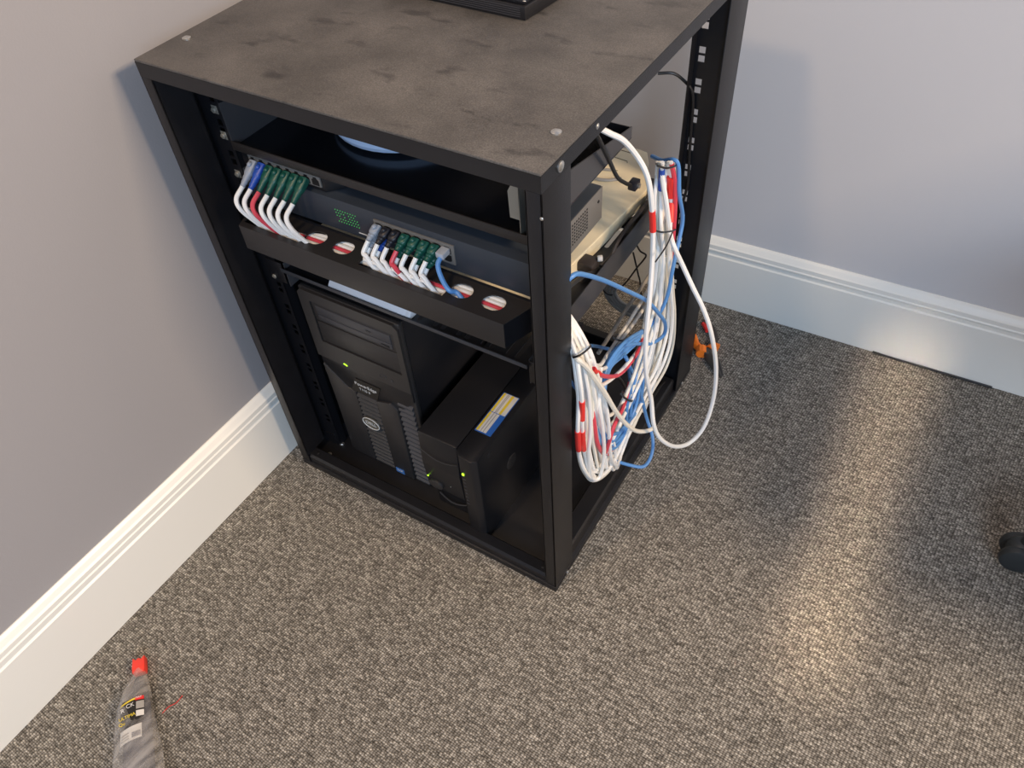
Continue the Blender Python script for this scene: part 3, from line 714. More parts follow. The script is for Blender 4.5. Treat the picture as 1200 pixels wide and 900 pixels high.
# the big outer loop
cable(pix([(700, 149, 'x', -0.040), (716, 157, 'x', -0.030), (731, 165, 'x', -0.020), (747, 184, 'x', -0.010), (757, 203, 'x', 0.0), (762, 225, 'x', 0.006), (765, 265, 'x', 0.010),
           (764, 307, 'x', 0.014), (761, 350, 'x', 0.020), (757, 395, 'x', 0.025), (757, 436, 'x', 0.030), (763, 468, 'x', 0.036), (766, 497, 'x', 0.045), (774, 514, 'x', 0.055), (790, 523, 'x', 0.070),
           (808, 519, 'x', 0.085), (825, 500, 'x', 0.098), (836, 467, 'x', 0.100), (839, 431, 'x', 0.095), (834, 393, 'x', 0.085), (825, 364, 'x', 0.070), (812, 337, 'x', 0.050), (799, 309, 'x', 0.030), (789, 287, 'x', 0.018), (785, 270, 'x', 0.006),
           (781, 240, 'x', 0.0), (777, 215, 'x', -0.008), (775, 200, 'x', -0.012)]), 0.0035, 'cable_white',
      'thick white network cable making the big loop out over the carpet', bands=((0.210, 0.224, 'tape_red'),))

gw = 'white network cables bundled on the right side of the rack'
lw = 'white network cable in the tied bundle hanging on the right side of the rack'
random.seed(3)
def J(a): return random.uniform(-a, a)
# right fan : from the top knot through the tie, down the right, round the bottom loops
right_out = [(789, 190), (790, 230), (788, 268), (788, 300), (790, 340), (791, 367), (788, 401), (779, 431), (765, 457), (750, 485), (738, 508), (727, 530), (712, 552), (694, 563), (681, 550), (676, 525), (677, 489), (679, 455), (675, 428), (668, 400), (655, 375)]
right_in = [(771, 190), (768, 230), (769, 268), (771, 300), (768, 340), (765, 367), (757, 401), (748, 431), (735, 460), (723, 486), (714, 508), (706, 528), (700, 545), (694, 548), (690, 538), (689, 520), (690, 489), (689, 455), (684, 428), (676, 400), (662, 375)]
NR = 8
for i in range(NR):
    f = i / (NR - 1); ov = [(a[0] * (1 - f) + b_[0] * f, a[1] * (1 - f) + b_[1] * f) for a, b_ in zip(right_out, right_in)]
    P = []
    ph = random.random() * 6; bot = J(7)
    for k, (x, y) in enumerate(ov):
        amp = 0 if k < 3 else 1.6
        xx = -0.008 + 0.010 * ((i * 3) % 4 - 1.5) / 1.5 * (0.7 if k < 4 else 1)
        if k > 15: xx = -0.004 + 0.004 * (i % 3)
        if k == 18: xx = -0.006
        if k == 19: xx = -0.024
        if k == 20: xx = -0.040
        if k < 2: xx -= 0.010
        yy = y + (bot if 10 < k < 15 else 0)
        P.append(at(x + amp * math.sin(ph + k * 0.9), yy + amp * math.cos(ph + k), x=xx))
    bands = []
    if i == 1: bands = [(0.020, 0.046, 'tape_red', 2.2), (0.060, 0.085, 'tape_red', 1.5)]
    if i == 5: bands = [(0.015, 0.035, 'tape_blue', 1.4)]
    lb = {1: 'white cable in the right bundle with red tape below its top knot', 5: 'white cable in the right bundle with blue tape near the top knot'}.get(i, lw)
    cable(P, 0.0030, 'cable_white' if i % 3 else 'cable_cream', lb, gw if lb == lw else None, bands, n=5)
# thick tied group at the left : from behind the front post, fan down to the loops
for i in range(8):
    f = i / 7
    top = (660 + 6 * f, 384 - 3 * f + 0)
    P = [at(648, 352 - 6 * f, x=-0.040), at(661 + 12 * f, 386 - 8 * f, x=-0.016), at(671 + 20 * f, 413 - 2 * f, x=0.002 + 0.004 * (i % 2)), at(675 + 25 * f, 440, x=0.006 + 0.004 * (i % 2) + (0.005 if i < 2 else 0)),
         at(678 + 28 * f, 470, x=0.004 + 0.005 * (i % 2) + (0.008 if i < 2 else 0)), at(677 + 38 * f, 505, x=0.012 if i < 2 else 0.004), at(679 + 42 * f, 532 - 4 * f, x=0.002), at(687 + 34 * f, 553 - 12 * f + J(4), x=0.002), at(697 + 26 * f, 560 - 15 * f + J(4), x=-0.004),
         at(706 + 21 * f, 548 - 12 * f, x=-0.010), at(712 + 17 * f, 530 - 8 * f, x=-0.014), at(722 + 12 * f, 500 - 4 * f, x=-0.018), at(736 + 8 * f, 470, x=-0.022), at(748 + 8 * f, 440, x=-0.024), at(757 + 8 * f, 400, x=-0.022), at(766 + 5 * f, 350, x=-0.02), at(766 + 14 * f, 300, x=-0.016), at(768 + 18 * f, 268, x=-0.014), at(767 + 20 * f, 230, x=-0.016 - 0.004 * (i % 2)), at(772 + 14 * f, 194, x=-0.022)]
    bands = {0: [(0.268, 0.300, 'tape_red', 1.35)], 1: [(0.215, 0.238, 'tape_red', 1.35), (0.268, 0.296, 'tape_red', 1.35)]}.get(i, [])
    lb = {0: 'white cable with one red tape band near its loop, closest to the front post', 1: 'white cable with two red tape bands beside the front post'}.get(i, lw)
    cable(P, 0.0029, 'cable_white' if i != 3 else 'cable_cream', lb, gw if lb == lw else None, bands, n=5)
for i in range(6):
    f = i / 5
    P = [at(772 + 14 * f, 192, x=-0.030), at(770 + 18 * f, 230, x=-0.022), at(770 + 16 * f, 268, x=-0.012), at(766 + 20 * f, 300, x=-0.012 + 0.004 * (i % 3)), at(761 + 24 * f, 345, x=-0.012 + 0.004 * (i % 3)), at(753 + 27 * f, 390, x=-0.014 + 0.005 * (i % 2)),
         at(743 + 29 * f, 430, x=-0.016 + 0.004 * (i % 2)), at(735 + 26 * f, 465, x=-0.020), at(727 + 22 * f, 495, x=-0.024), at(718 + 18 * f, 518, x=-0.022), at(712 + 12 * f, 534, x=-0.020), at(704 + 10 * f, 540, x=-0.014), at(700 + 7 * f, 520, x=-0.010), at(701 + 6 * f, 490, x=-0.008)]
    cable(P, 0.0029, 'cable_white' if i % 2 else 'cable_cream', lw, gw, n=5)
# small inner loops around the middle tie
def pc(lst, r, m, lb, gp=None, bands=(), **k): return cable(pix(lst), r, m, lb, gp, bands, **k)
pc([(776, 300, 'x', -0.004), (770, 345, 'x', -0.002), (760, 385, 'x', 0.002), (750, 418, 'x', 0.004), (742, 442, 'x', 0.004), (733, 464, 'x', 0.004), (724, 480, 'x', 0.002), (710, 490, 'x', 0.0), (699, 500, 'x', 0.0), (694, 490, 'x', 0.004), (694, 465, 'x', 0.006), (688, 436, 'x', 0.008), (676, 410, 'x', 0.006)], 0.0029, 'cable_cream', 'cream network cable passing through the middle black tie, upper of the pair')
pc([(779, 300, 'x', -0.008), (774, 345, 'x', -0.006), (765, 385, 'x', -0.002), (755, 420, 'x', 0.0), (746, 444, 'x', 0.0), (736, 468, 'x', 0.0), (725, 487, 'x', -0.002), (712, 500, 'x', -0.004), (700, 502, 'x', -0.004), (697, 480, 'x', 0.0), (698, 455, 'x', 0.004), (694, 432, 'x', 0.006), (682, 408, 'x', 0.004)], 0.0029, 'cable_cream', 'cream network cable passing through the middle black tie, lower of the pair')
pc([(770, 310, 'x', -0.05), (758, 342, 'x', -0.045), (740, 372, 'x', -0.040), (724, 397, 'x', -0.034), (712, 415, 'x', -0.024), (703, 428, 'x', -0.010), (693, 424, 'x', 0.0), (684, 410, 'x', 0.006)], 0.0028, 'cable_white', 'white cable through the upper black tie, left strand of the pair')
pc([(773, 318, 'x', -0.045), (762, 348, 'x', -0.04), (746, 374, 'x', -0.034), (729, 397, 'x', -0.028), (719, 416, 'x', -0.020), (711, 430, 'x', -0.010), (700, 432, 'x', 0.002), (690, 422, 'x', 0.008)], 0.0028, 'cable_white', 'white cable through the upper black tie, right strand of the pair')
pc([(752, 405, 'x', -0.012), (741, 419, 'x', -0.008), (728, 434, 'x', -0.004), (714, 446, 'x', 0.004), (702, 453, 'x', 0.008)], 0.0028, 'cable_white', 'single short white cable running just below the red cable, above the dark gap')
pc([(654, 392, 'x', -0.050), (666, 408, 'x', -0.020), (675, 419, 'x', 0.010), (688, 431, 'x', 0.016), (706, 456, 'x', 0.018), (723, 484, 'x', 0.020), (735, 498, 'x', 0.022), (746, 505, 'x', 0.026), (758, 505, 'x', 0.032), (767, 501, 'x', 0.038)], 0.0034, 'cable_cream', 'thick white cable crossing diagonally over the lower bundle to the big loop')
pc([(704, 430, 'x', 0.0), (702, 470, 'x', 0.010), (706, 500, 'x', 0.014), (708, 530, 'x', 0.012), (704, 556, 'x', 0.008), (697, 562, 'x', 0.004), (692, 555, 'x', 0.004), (690, 530, 'x', 0.010), (692, 500, 'x', 0.014), (690, 465, 'x', 0.014), (684, 430, 'x', 0.010)], 0.0029, 'cable_white', 'white cable looping lowest at the front of the bundle, nearest the camera')
pc([(700, 445, 'x', 0.004), (711, 480, 'x', 0.012), (714, 510, 'x', 0.012), (716, 535, 'x', 0.010), (722, 545, 'x', 0.004), (728, 532, 'x', -0.004), (738, 505, 'x', -0.006)], 0.0029, 'cable_white', 'white cable making the narrow loop right of the lowest one, by the blue coil')
# blue cables
pc([(664, 330, 'x', -0.004), (670, 324, 'x', 0.0), (680, 321, 'x', 0.002), (706, 328, 'x', 0.004), (733, 340, 'x', 0.008), (757, 352, 'x', 0.012), (770, 365, 'x', 0.014), (779, 378, 'x', 0.012), (779, 390, 'x', 0.008), (772, 398, 'x', 0.004), (760, 403, 'x', 0.0), (741, 403, 'x', -0.006), (725, 409, 'x', -0.012), (712, 424, 'x', -0.016), (706, 440, 'x', -0.018), (702, 462, 'x', -0.016), (700, 490, 'x', -0.01), (706, 515, 'x', -0.008), (717, 521, 'x', -0.010), (729, 508, 'x', -0.014), (738, 480, 'x', -0.018)], 0.0029, 'cable_blue', 'blue cable arching from behind the front post across the shelf side')
pc([(764, 183, 'x', -0.05), (776, 188, 'x', -0.03), (789, 187, 'x', -0.012), (795, 195, 'x', -0.004), (796, 227, 'x', 0.0), (800, 255, 'x', 0.002), (796, 280, 'x', 0.004), (789, 312, 'x', 0.008), (782, 347, 'x', 0.006), (771, 370, 'x', 0.0), (755, 388, 'x', -0.010), (733, 400, 'x', -0.018), (716, 416, 'x', -0.022), (708, 438, 'x', -0.022), (705, 462, 'x', -0.020), (703, 492, 'x', -0.016), (709, 521, 'x', -0.014), (722, 526, 'x', -0.014), (733, 505, 'x', -0.016), (741, 474, 'x', -0.016), (738, 440, 'x', -0.016), (735, 420, 'x', -0.016)], 0.0029, 'cable_blue', 'blue cable running down the right edge of the bundle from its top knot')
pc([(733, 418, 'x', -0.010), (740, 434, 'x', -0.006), (749, 454, 'x', 0.0), (757, 487, 'z', 0.12), (764, 509, 'z', 0.095), (765, 525, 'z', 0.080), (761, 539, 'z', 0.070), (753, 547, 'z', 0.066), (738, 545, 'z', 0.072), (722, 540, 'z', 0.090), (710, 533, 'z', 0.11)], 0.0029, 'cable_blue', 'blue cable whose lowest loop swings out over the base edge of the rack')
gb = 'blue cables coiled inside the bundle'
random.seed(11)
for i in range(5):
    f = i / 4; g = lambda a: random.uniform(-a, a)
    pc([(752 - 4 * f, 388 + 12 * f, 'x', -0.004), (731 + g(2), 402 + 14 * f, 'x', -0.004 - 0.003 * i), (712 + g(3), 428 + 6 * f, 'x', -0.008), (702 + 6 * f + g(2), 468, 'x', -0.006 + 0.003 * (i % 3)), (698 + 8 * f, 498 + g(4), 'x', 0.0), (706 + 7 * f, 521 - 14 * f, 'x', 0.004), (720 + g(2), 525 - 17 * f, 'x', 0.004 - 0.003 * (i % 2)), (732 + g(2), 506 - 9 * f, 'x', 0.004), (736 + 11 * f + g(2), 478, 'x', 0.003 - 0.003 * (i % 3)), (739 + 13 * f + g(3), 452, 'x', 0.0), (746 + 9 * f, 425, 'x', -0.006), (752 + 6 * f, 400, 'x', -0.02)], 0.0027, 'cable_blue', 'blue cable coiled inside the bundle beside the rack base', gb, n=5)
pc([(664, 402, 'x', -0.05), (680, 404, 'x', -0.055), (700, 406, 'x', -0.06), (722, 410, 'x', -0.05), (735, 405, 'x', -0.04)], 0.0027, 'cable_blue', 'dark-looking blue cable crossing straight behind the white bundle, under the slotted shelf')
pc([(662, 440, 'x', -0.02), (668, 446, 'x', -0.018), (676, 456, 'x', -0.016), (690, 470, 'x', -0.02)], 0.0027, 'cable_blue', 'short blue cable showing at the front post edge')
# red cables
pc([(766, 372, 'x', -0.014), (757, 390, 'x', -0.012), (748, 411, 'x', -0.008), (735, 430, 'x', -0.004), (723, 440, 'x', 0.0), (710, 441, 'x', 0.006), (702, 438, 'x', 0.008), (695, 432, 'x', 0.010)], 0.0031, 'cable_red', 'red cable curving through the middle of the bundle with a red tape end', bands=((0.86, 0.99, 'tape_red'),))
pc([(738, 448, 'x', -0.002), (734, 466, 'x', 0.002), (729, 480, 'x', 0.010), (720, 498, 'x', 0.014), (714, 517, 'x', 0.012), (710, 530, 'x', 0.006)], 0.0031, 'cable_red', 'red cable running straight down below the middle black tie')
pc([(692, 470, 'x', 0.0), (696, 492, 'x', 0.006), (699, 515, 'x', 0.008), (704, 528, 'x', 0.006), (710, 533, 'x', 0.0), (716, 528, 'x', -0.004)], 0.0031, 'cable_red', 'short red cable hooked at the bottom left of the bundle')
pc([(787, 192, 'x', -0.010), (791, 215, 'x', -0.006), (791, 245, 'x', -0.004), (789, 275, 'x', -0.004), (787, 310, 'x', -0.008), (780, 345, 'x', -0.014), (768, 372, 'x', -0.016)], 0.0033, 'cable_red', 'red cable along the right edge of the upper bundle')
# red/white tape wrapped round the upper bundle
def wrap(name, p0, p1, r, m, label, cat, flat=0.55, parent=None):
    b = MB(); b.tube([p0, p0.lerp(p1, 0.5), p1], r, 16, flat=flat); o = b.build(name, m); tag(o, label, cat); return o
def ring(c, axis, r, th, m, label, sx=1.0, name='cable_tie', tail=None):
    """closed band round a bundle"""
    axis = Vector(axis).normalized(); n = Vector((1, 0, 0)); n = (n - axis * n.dot(axis)).normalized(); bn = axis.cross(n)
    pts = [Vector(c) + n * math.cos(a) * r * sx + bn * math.sin(a) * r for a in [i * 2 * PI / 20 for i in range(21)]]
    b = MB(); b.tube(pts, th, 6)
    if tail: b.tube(smoothpath([pts[5]] + tail, 5), th * 0.8, 6)
    o = b.build(name, m); tag(o, label, 'cable tie'); return o
def tie(front, back, th, label, tail=None):
    b = MB(); P = pix(front) + pix(back); b.tube(smoothpath(P + [P[0]], 5), th, 6)
    if tail: b.tube(smoothpath(pix(tail), 5), th * 0.8, 6)
    o = b.build('cable_tie', 'cable_black'); tag(o, label, 'cable tie')
tie([(766, 270, 'x', 0.004), (777, 272, 'x', 0.012), (790, 270, 'x', 0.006)], [(790, 266, 'x', -0.022), (778, 265, 'x', -0.030), (767, 267, 'x', -0.020)], 0.0012, 'black cable tie round the upper bundle, its long tail pointing down left', [(788, 272, 'x', 0.018), (781, 288, 'x', 0.026), (768, 307, 'x', 0.028)])
tie([(770, 194, 'x', -0.010), (781, 197, 'x', -0.002), (792, 194, 'x', -0.006)], [(792, 189, 'x', -0.036), (780, 187, 'x', -0.042), (770, 190, 'x', -0.034)], 0.0014, 'black cable tie at the very top knot of the hanging bundle')
tie([(672, 419, 'x', 0.008), (680, 416, 'x', 0.018), (691, 407, 'x', 0.010)], [(690, 404, 'x', -0.012), (680, 409, 'x', -0.016), (673, 413, 'x', -0.010)], 0.0013, 'black cable tie round the white bundle beside the front post')
tie([(719, 396, 'x', -0.028), (726, 399, 'x', -0.020), (732, 398, 'x', -0.022)], [(731, 394, 'x', -0.038), (725, 392, 'x', -0.042), (719, 393, 'x', -0.036)], 0.0016, 'black cable tie round two white cables under the slotted shelf')
tie([(728, 462, 'x', 0.004), (733, 467, 'x', 0.010), (740, 470, 'x', 0.006)], [(740, 466, 'x', -0.006), (735, 461, 'x', -0.008), (729, 459, 'x', -0.004)], 0.0017, 'black cable tie in the middle of the bundle, above the straight red cable')
# black and grey power cords
pc([(694, 150, 'x', -0.040), (700, 160, 'x', -0.032), (712, 184, 'x', -0.034), (723, 207, 'x', -0.040), (732, 214, 'x', -0.044), (739, 217, 'x', -0.046)], 0.0026, 'cable_black', 'black power lead bending down from the top shelf to the beige box', name='power_cable', cat='power cord')
t = thing('small_plug', 'small dark plug with pale face resting above the beige box edge', 'plug', tuple(at(743, 216, x=-0.046)))
c0 = at(743, 216, x=-0.046); m = MB(); m.box(c0.x - 0.006, c0.x + 0.006, c0.y - 0.008, c0.y + 0.008, c0.z - 0.006, c0.z + 0.006, 0.002); m.build('plug_body', 'boot_black', t)
m = MB(); m.cyl(c0 + Vector((0.006, 0, 0)), c0 + Vector((0.0085, 0, 0)), 0.0035); m.build('plug_face', 'steel', t)
pc([(690, 206, 'z', 0.4635), (702, 210, 'z', 0.4635), (715, 211, 'z', 0.4635), (728, 209, 'z', 0.4635)], 0.0024, 'cable_grey', 'short grey cord lying on the beige box, nearer the front', name='power_cable', cat='power cord')
pc([(696, 194, 'z', 0.4635), (708, 198, 'z', 0.4635), (718, 199, 'z', 0.4635)], 0.0018, 'cable_grey', 'short thin grey cord lying on the beige box, farther back', name='power_cable', cat='power cord')
pc([(771, 86, 'y', 0.455), (789, 86, 'y', 0.462), (802, 95, 'y', 0.470), (811, 107, 'y', 0.474), (812, 125, 'y', 0.475), (810, 150, 'y', 0.476), (808, 180, 'y', 0.476), (806, 215, 'y', 0.476), (800, 240, 'y', 0.474), (796, 280, 'y', 0.470)], 0.0022, 'cable_black', 'thin black cord arching to the perforated rear rail', name='power_cable', cat='power cord')
zc = 0.4505
for i in range(3):
    dx = 0.004 * i
    pc([(770 - i, 226 + 2 * i, 'x', -0.060 - dx), (759, 236 + i, 'x', -0.0605 - dx), (750, 248 + i, 'x', -0.061 - dx * 1.2), (740, 259 + i, 'x', -0.0615 - dx), (731, 272, 'x', -0.062 - dx * 1.3), (723, 285 + i, 'x', -0.062 - dx), (716, 300 + i, 'x', -0.063 - dx), (704, 312 + i, 'x', -0.066 - dx)], 0.0027, 'cable_black' if i else 'toolgrip',
       ['dark grey power cord draped along the shelf edge, outermost of three', 'black power cord draped along the shelf edge, between two others', 'black power cord draped along the shelf edge, nearest the beige box'][i], name='power_cable', cat='power cord')
# dark tangle of plugs at the front right of the slotted shelf
t = thing('power_plug', 'black moulded plug with white pin lying on the slotted shelf behind the front post', 'plug', tuple(at(690, 305, z=0.452)))
c0 = at(688, 306, z=0.452); m = MB(); m.box(c0.x - 0.014, c0.x + 0.014, c0.y - 0.012, c0.y + 0.012, 0.4385, 0.4560, 0.004); m.build('plug_body', 'toolgrip', t)
c1 = at(700, 303, z=0.456); MB().cyl(c1, c1 + Vector((0.006, 0.004, 0)), 0.0045, None, 12, 0.001).build('pin', 'labelw', t)
pc([(662, 340, 'x', -0.045), (672, 332, 'x', -0.055), (686, 322, 'x', -0.062), (698, 318, 'x', -0.068), (707, 308, 'x', -0.075)], 0.003, 'cable_black', 'black cord lying at the front post end of the slotted shelf', name='power_cable', cat='power cord')
# thin wires dangling behind the rack
pc([(742, 296, 'y', 0.53), (746, 313, 'y', 0.54), (748, 322, 'y', 0.54), (750, 330, 'y', 0.54), (752, 350, 'y', 0.54)], 0.0016, 'cable_black', 'thin black wire hanging behind the rack, the straighter one', name='thin_cable', cat='cord')
pc([(744, 283, 'y', 0.53), (750, 294, 'y', 0.54), (757, 299, 'y', 0.54), (753, 306, 'y', 0.54), (747, 313, 'y', 0.545), (736, 328, 'y', 0.55), (728, 337, 'y', 0.55)], 0.0016, 'cable_black', 'thin black kinked wire crossing the other one behind the rack', name='thin_cable', cat='cord')
pc([(770, 308, 'x', -0.070), (752, 336, 'x', -0.070), (735, 361, 'x', -0.070), (718, 388, 'x', -0.070), (701, 414, 'x', -0.068)], 0.0034, 'cable_grey', 'taut dark grey cord running diagonally under the slotted shelf', name='power_cable', cat='power cord', flat=1.0)
gg = 'grey cables tied behind the rack'
for i in range(4):
    pc([(714 + i * 3, 332 + i * 1, 'y', 0.53), (709 + i * 4, 340 + i * 1, 'y', 0.53), (714 + i * 4, 352 - i * 0, 'y', 0.53), (727 + i * 3, 364 - i * 2, 'y', 0.53), (743 + i * 2, 371 - i * 4, 'y', 0.53), (757, 372 - i * 4, 'y', 0.53), (772, 370 - i * 3, 'y', 0.53)], 0.0032, 'cable_grey', 'grey cable in the short tied bundle behind the rack', gg)
ring(at(713, 341, y=0.53), (0.4, 0, 1), 0.0085, 0.0012, 'cable_black', 'black cable tie round the grey cables behind the rack', 1.3)
pc([(700, 448, 'x', -0.03), (724, 442, 'x', -0.035), (738, 462, 'x', -0.03), (760, 470, 'x', -0.02), (778, 448, 'x', -0.02), (785, 456, 'x', -0.02)], 0.0024, 'cable_black', 'black cord lying inside the rack base behind the white cables', name='power_cable', cat='power cord')

# ------------------------------------------------------------ pliers on the carpet
t = thing('pliers', 'orange and black handled pliers lying on the carpet behind the rack', 'pliers', tuple(at(829, 412, z=0.0)))
pv = at(829, 413, z=0.010)
def P2(x, y, z=0.010): return at(x, y, z=z)
m = MB(); m.cyl(pv - Vector((0, 0, 0.006)), pv + Vector((0, 0, 0.006)), 0.009, None, 18, 0.001); m.build('pivot', 'toolsteel', t)
m = MB(); m.tube([P2(829, 413), P2(833, 421), P2(838, 430), P2(845, 441, 0.006)], 0.008, 8, rr=[0.009, 0.0105, 0.0075, 0.002], flat=0.6)
m.build('jaw', 'toolsteel', t)
m = MB(); m.tube([P2(832, 410), P2(838, 418), P2(843, 428), P2(847, 440, 0.006)], 0.008, 8, rr=[0.008, 0.006, 0.0045, 0.002], flat=0.6)
m.build('jaw', 'toolsteel', t)
m = MB(); m.tube(smoothpath([P2(827, 411), P2(822, 410), P2(816, 404), P2(813, 396), P2(808, 388)], 4), 0.008, 10, rr=None, flat=0.8)
m.tube([P2(822, 415, 0.010), P2(822, 408, 0.010)], 0.011, 10); m.build('handle', 'orange', t, label='orange grip')
m = MB(); m.tube([P2(831, 410), P2(837, 406), P2(841, 408)], 0.0095, 10); hb = m.build('handle', 'orange', t, label='orange collar of the second grip')
m = MB(); m.tube(smoothpath([P2(836, 405), P2(838, 396), P2(835, 386), P2(828, 379), P2(823, 377)], 4), 0.0062, 10); m.build('grip_end', 'toolgrip', hb)
m = MB(); m.tube(smoothpath([P2(829, 388), P2(826, 382), P2(824, 379)], 4), 0.0045, 8); m.build('grip_inlay', 'tape_red', hb)

# ------------------------------------------------------------ sleeve package on the carpet
A = at(163, 786, z=0.012); Bq = at(163, 905, z=0.012)
ax = (Bq - A); ax.z = 0; ax.normalize(); sd = Vector((-ax.y, ax.x, 0))       # sd points to the image right
if (at(188, 880, z=0.012) - at(140, 880, z=0.012)).dot(sd) < 0: sd = -sd
org = Vector((A.x, A.y, 0))
TM = Matrix(((sd.x, -ax.x, 0, org.x), (sd.y, -ax.y, 0, org.y), (0, 0, 1, 0), (0, 0, 0, 1)))   # local x = right, local y = towards clip
pk = thing('packaged_tool', 'dark item in a clear plastic sleeve with red clip, on the carpet, bottom left', 'package', tuple(org))
def blob(profile, m, name, segs=18, zc=0.0, sq=1.0, seed=1, wr=0.0, par=None):
    """profile: list of (y, xc, halfwidth, height)"""
    random.seed(seed); mb = MB(); B = mb.bm; rings = []
    for (y, xc, hw, h) in profile:
        ring_ = []
        for k in range(segs):
            a = 2 * PI * k / segs; rr = 1 + random.uniform(-wr, wr)
            ring_.append(B.verts.new(TM @ Vector((xc + hw * math.cos(a) * rr, y, zc + h / 2 + h / 2 * math.sin(a) * rr))))
        rings.append(ring_)
    for a, b_ in zip(rings, rings[1:]):
        for k in range(segs): B.faces.new((a[k], a[(k + 1) % segs], b_[(k + 1) % segs], b_[k]))
    B.faces.new(rings[0][::-1]); B.faces.new(rings[-1]); bmesh.ops.recalc_face_normals(B, faces=B.faces)
    return mb.build(name, m, par or pk)
blob([(0.006, 0, 0.006, 0.014), (-0.010, -0.001, 0.012, 0.020), (-0.030, -0.003, 0.019, 0.026), (-0.055, -0.004, 0.025, 0.030), (-0.085, -0.003, 0.029, 0.032), (-0.13, 0.0, 0.033, 0.034), (-0.20, 0.004, 0.037, 0.036), (-0.30, 0.006, 0.037, 0.034), (-0.34, 0.008, 0.030, 0.020)], 'sleeve', 'sleeve', wr=0.05, zc=0.001)
blob([(-0.012, 0.0, 0.006, 0.012), (-0.030, 0.0, 0.012, 0.018), (-0.055, 0.0, 0.017, 0.022), (-0.10, 0.001, 0.020, 0.024), (-0.18, 0.003, 0.023, 0.026), (-0.31, 0.006, 0.023, 0.024)], 'greycloth', 'contents', zc=0.004, wr=0.04)
m = MB(); m.prism([(-0.0085, -0.004), (0.0085, -0.004), (0.0095, 0.004), (0.0085, 0.022), (0.004, 0.017), (0.0, 0.020), (-0.004, 0.017), (-0.0085, 0.022), (-0.0095, 0.006)], 2, 0.002, 0.016, 0.0012, M4=TM); m.build('clip', 'clipred', pk)
def card(x0, x1, y0, y1, z, mt, name, par=pk, lift=0.0, tilt=0.0):
    b_ = MB(); B = b_.bm; n = 10; vs_ = []
    for k in range(n + 1):
        f = k / n; x = x0 + (x1 - x0) * f; c = (x / 0.025) ** 2
        for y in (y0, y1):
            yy = y + tilt * x
            vs_.append((B.verts.new(TM @ Vector((x, yy, z - 0.010 * c + lift))), B.verts.new(TM @ Vector((x, yy, z - 0.010 * c + lift - 0.0004)))))
    for k in range(n):
        a, b2, c, d_ = vs_[2 * k], vs_[2 * k + 1], vs_[2 * k + 3], vs_[2 * k + 2]
        B.faces.new((a[0], b2[0], c[0], d_[0])); B.faces.new((a[1], d_[1], c[1], b2[1]))
        B.faces.new((a[0], a[1], b2[1], b2[0])) if k == 0 else None
    return b_.build(name, mt, par, smooth=True)
cz = 0.0345
lab = card(-0.021, 0.014, -0.088, -0.052, cz - 0.002, 'labelblack', 'paper_label')
card(-0.021, 0.003, -0.0545, -0.0520, cz, 'labely', 'yellow_edge', lab, -0.0014, tilt=0.15)
card(0.003, 0.014, -0.0560, -0.0510, cz, 'tape_red', 'red_tab', lab, -0.0010)
card(0.004, 0.014, -0.0690, -0.0580, cz, 'cable_grey', 'print_box', lab, -0.0014)
card(0.004, 0.014, -0.0800, -0.0715, cz, 'labelw', 'print_box', lab, -0.0014)
def ptxt(body, size, x, y, mt, par, z=None, rz=0.15):
    q = TM @ Vector((x, y, z or cz + 0.0006)); ang = math.atan2(sd.y, sd.x) + rz
    return text(body, size, q, (0, 0, ang), mt, par)
ptxt('CK', 0.0085, -0.0035, -0.0625, 'labelw', lab); ptxt('R', 0.0085, -0.0145, -0.067, 'labelw', lab, z=cz - 0.0008)
ptxt('ULTIMA', 0.0066, -0.0075, -0.0780, 'labely', lab, z=cz + 0.0004); ptxt('Qu', 0.0066, -0.0150, -0.0865, 'labely', lab, z=cz - 0.0008)
ptxt('MAX', 0.0040, 0.0085, -0.0535, 'labelw', lab, rz=0)
l2 = card(-0.020, 0.011, -0.112, -0.092, cz - 0.002, 'labelw', 'price_label', tilt=0.12)
for k in range(9): card(0.0002 * k + -0.0015 + 0.0011 * k, -0.0015 + 0.0011 * k + 0.0002 * k + 0.0006, -0.109, -0.1015, cz, 'labelline', 'barcode_bar', l2, -0.0014, tilt=0.12)
for k in range(3): card(-0.018, -0.006, -0.1085 + 0.004 * k, -0.1075 + 0.004 * k, cz, 'cable_grey', 'print_row', l2, -0.0014, tilt=0.12)

# thin red thread on the carpet
th = MB().tube(smoothpath([at(190, 836, z=0.0015), at(198, 828, z=0.002), at(206, 824, z=0.0015), at(214, 815, z=0.0015)], 5), 0.0005, 5).build('thread', 'tape_red'); tag(th, 'thin red thread on the carpet right of the plastic sleeve', 'thread')

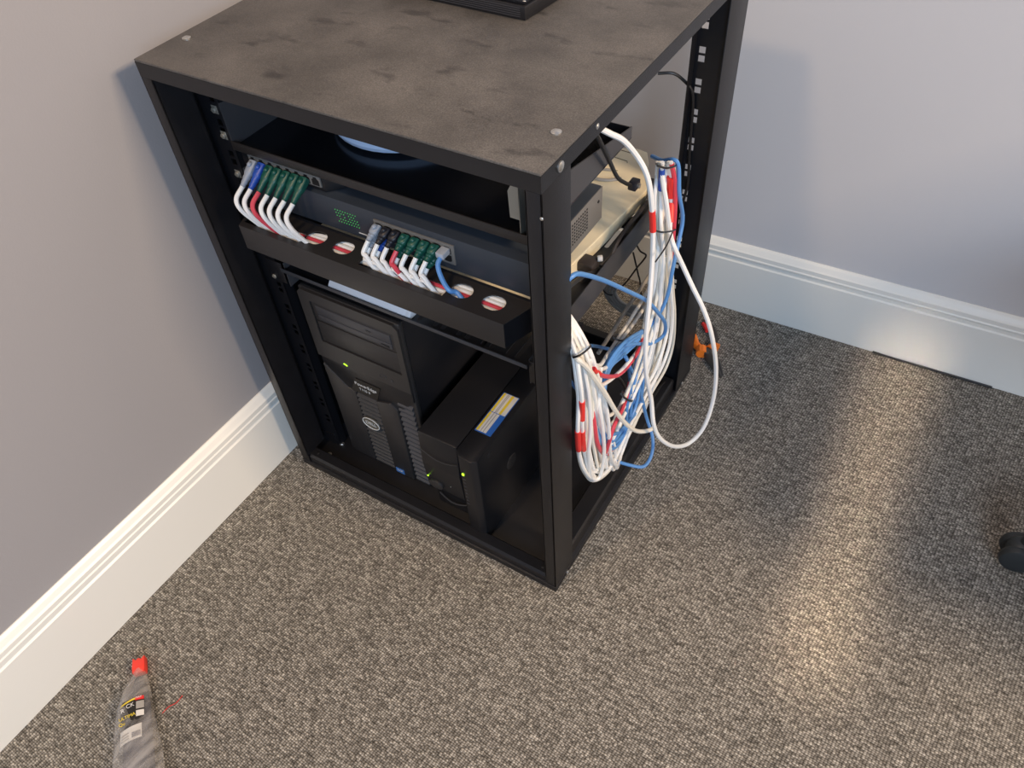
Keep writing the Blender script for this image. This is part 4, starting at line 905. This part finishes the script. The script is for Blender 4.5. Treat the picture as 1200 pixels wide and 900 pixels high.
# thin black cord along the foot of the back baseboard
def onback(s_, out, z): return Vector((CX, CY, 0)) + ub * s_ + nb * out + Vector((0, 0, z))
o = MB().tube(smoothpath([onback(0.86, 0.003, 0.0035), onback(0.90, 0.004, 0.0035), onback(0.97, 0.003, 0.0035), onback(1.04, 0.003, 0.0035), onback(1.075, 0.003, 0.0035)], 6), 0.0022, 6).build('thin_cable', 'cable_black'); tag(o, 'thin black cord lying along the foot of the back baseboard', 'cord')

# ------------------------------------------------------------ office chair, only one caster reaches into view
ch = thing('office_chair', 'black office chair at the right edge, only a castor of its base in view', 'chair', (0.872, 0.425, 0))
cc = Vector((0.872, 0.425, 0))
for k in range(5):
    a = PI + 0.10 + k * 2 * PI / 5; d = Vector((math.cos(a), math.sin(a), 0)); e = cc + d * 0.275
    m = MB(); m.tube([cc + Vector((0, 0, 0.095)), cc + d * 0.14 + Vector((0, 0, 0.085)), e + Vector((0, 0, 0.070))], 0.02, 10, rr=[0.026, 0.022, 0.016], flat=0.8)
    leg = m.build('leg', 'rubber', ch)
    s2 = Vector((-d.y, d.x, 0))
    m = MB(); m.cyl(e + s2 * 0.005 + Vector((0, 0, 0.027)), e + s2 * 0.022 + Vector((0, 0, 0.027)), 0.027, None, 28, 0.007); m.cyl(e - s2 * 0.022 + Vector((0, 0, 0.027)), e - s2 * 0.005 + Vector((0, 0, 0.027)), 0.027, None, 28, 0.007)
    m.ball(e + Vector((0, 0, 0.036)), 0.024, (0.9, 0.9, 0.9)); m.cyl(e + Vector((0, 0, 0.05)), e + Vector((0, 0, 0.075)), 0.008); m.build('castor', 'rubber', leg)
m = MB(); m.cyl(cc + Vector((0, 0, 0.07)), cc + Vector((0, 0, 0.26)), 0.028); m.cyl(cc + Vector((0, 0, 0.26)), cc + Vector((0, 0, 0.42)), 0.016); m.build('column', 'rubber', ch)
m = MB(); m.box(0.66, 1.14, 0.20, 0.68, 0.42, 0.49, 0.03, 4); m.build('seat', 'seatcloth', ch)
m = MB(); m.box(1.12, 1.19, 0.22, 0.66, 0.58, 1.05, 0.03, 4); m.build('backrest', 'seatcloth', ch)
m = MB(); m.tube(smoothpath([(0.95, 0.44, 0.42), (1.17, 0.44, 0.43), (1.215, 0.44, 0.50), (1.20, 0.44, 0.80)], 5), 0.014, 10); m.build('back_support', 'rubber', ch)
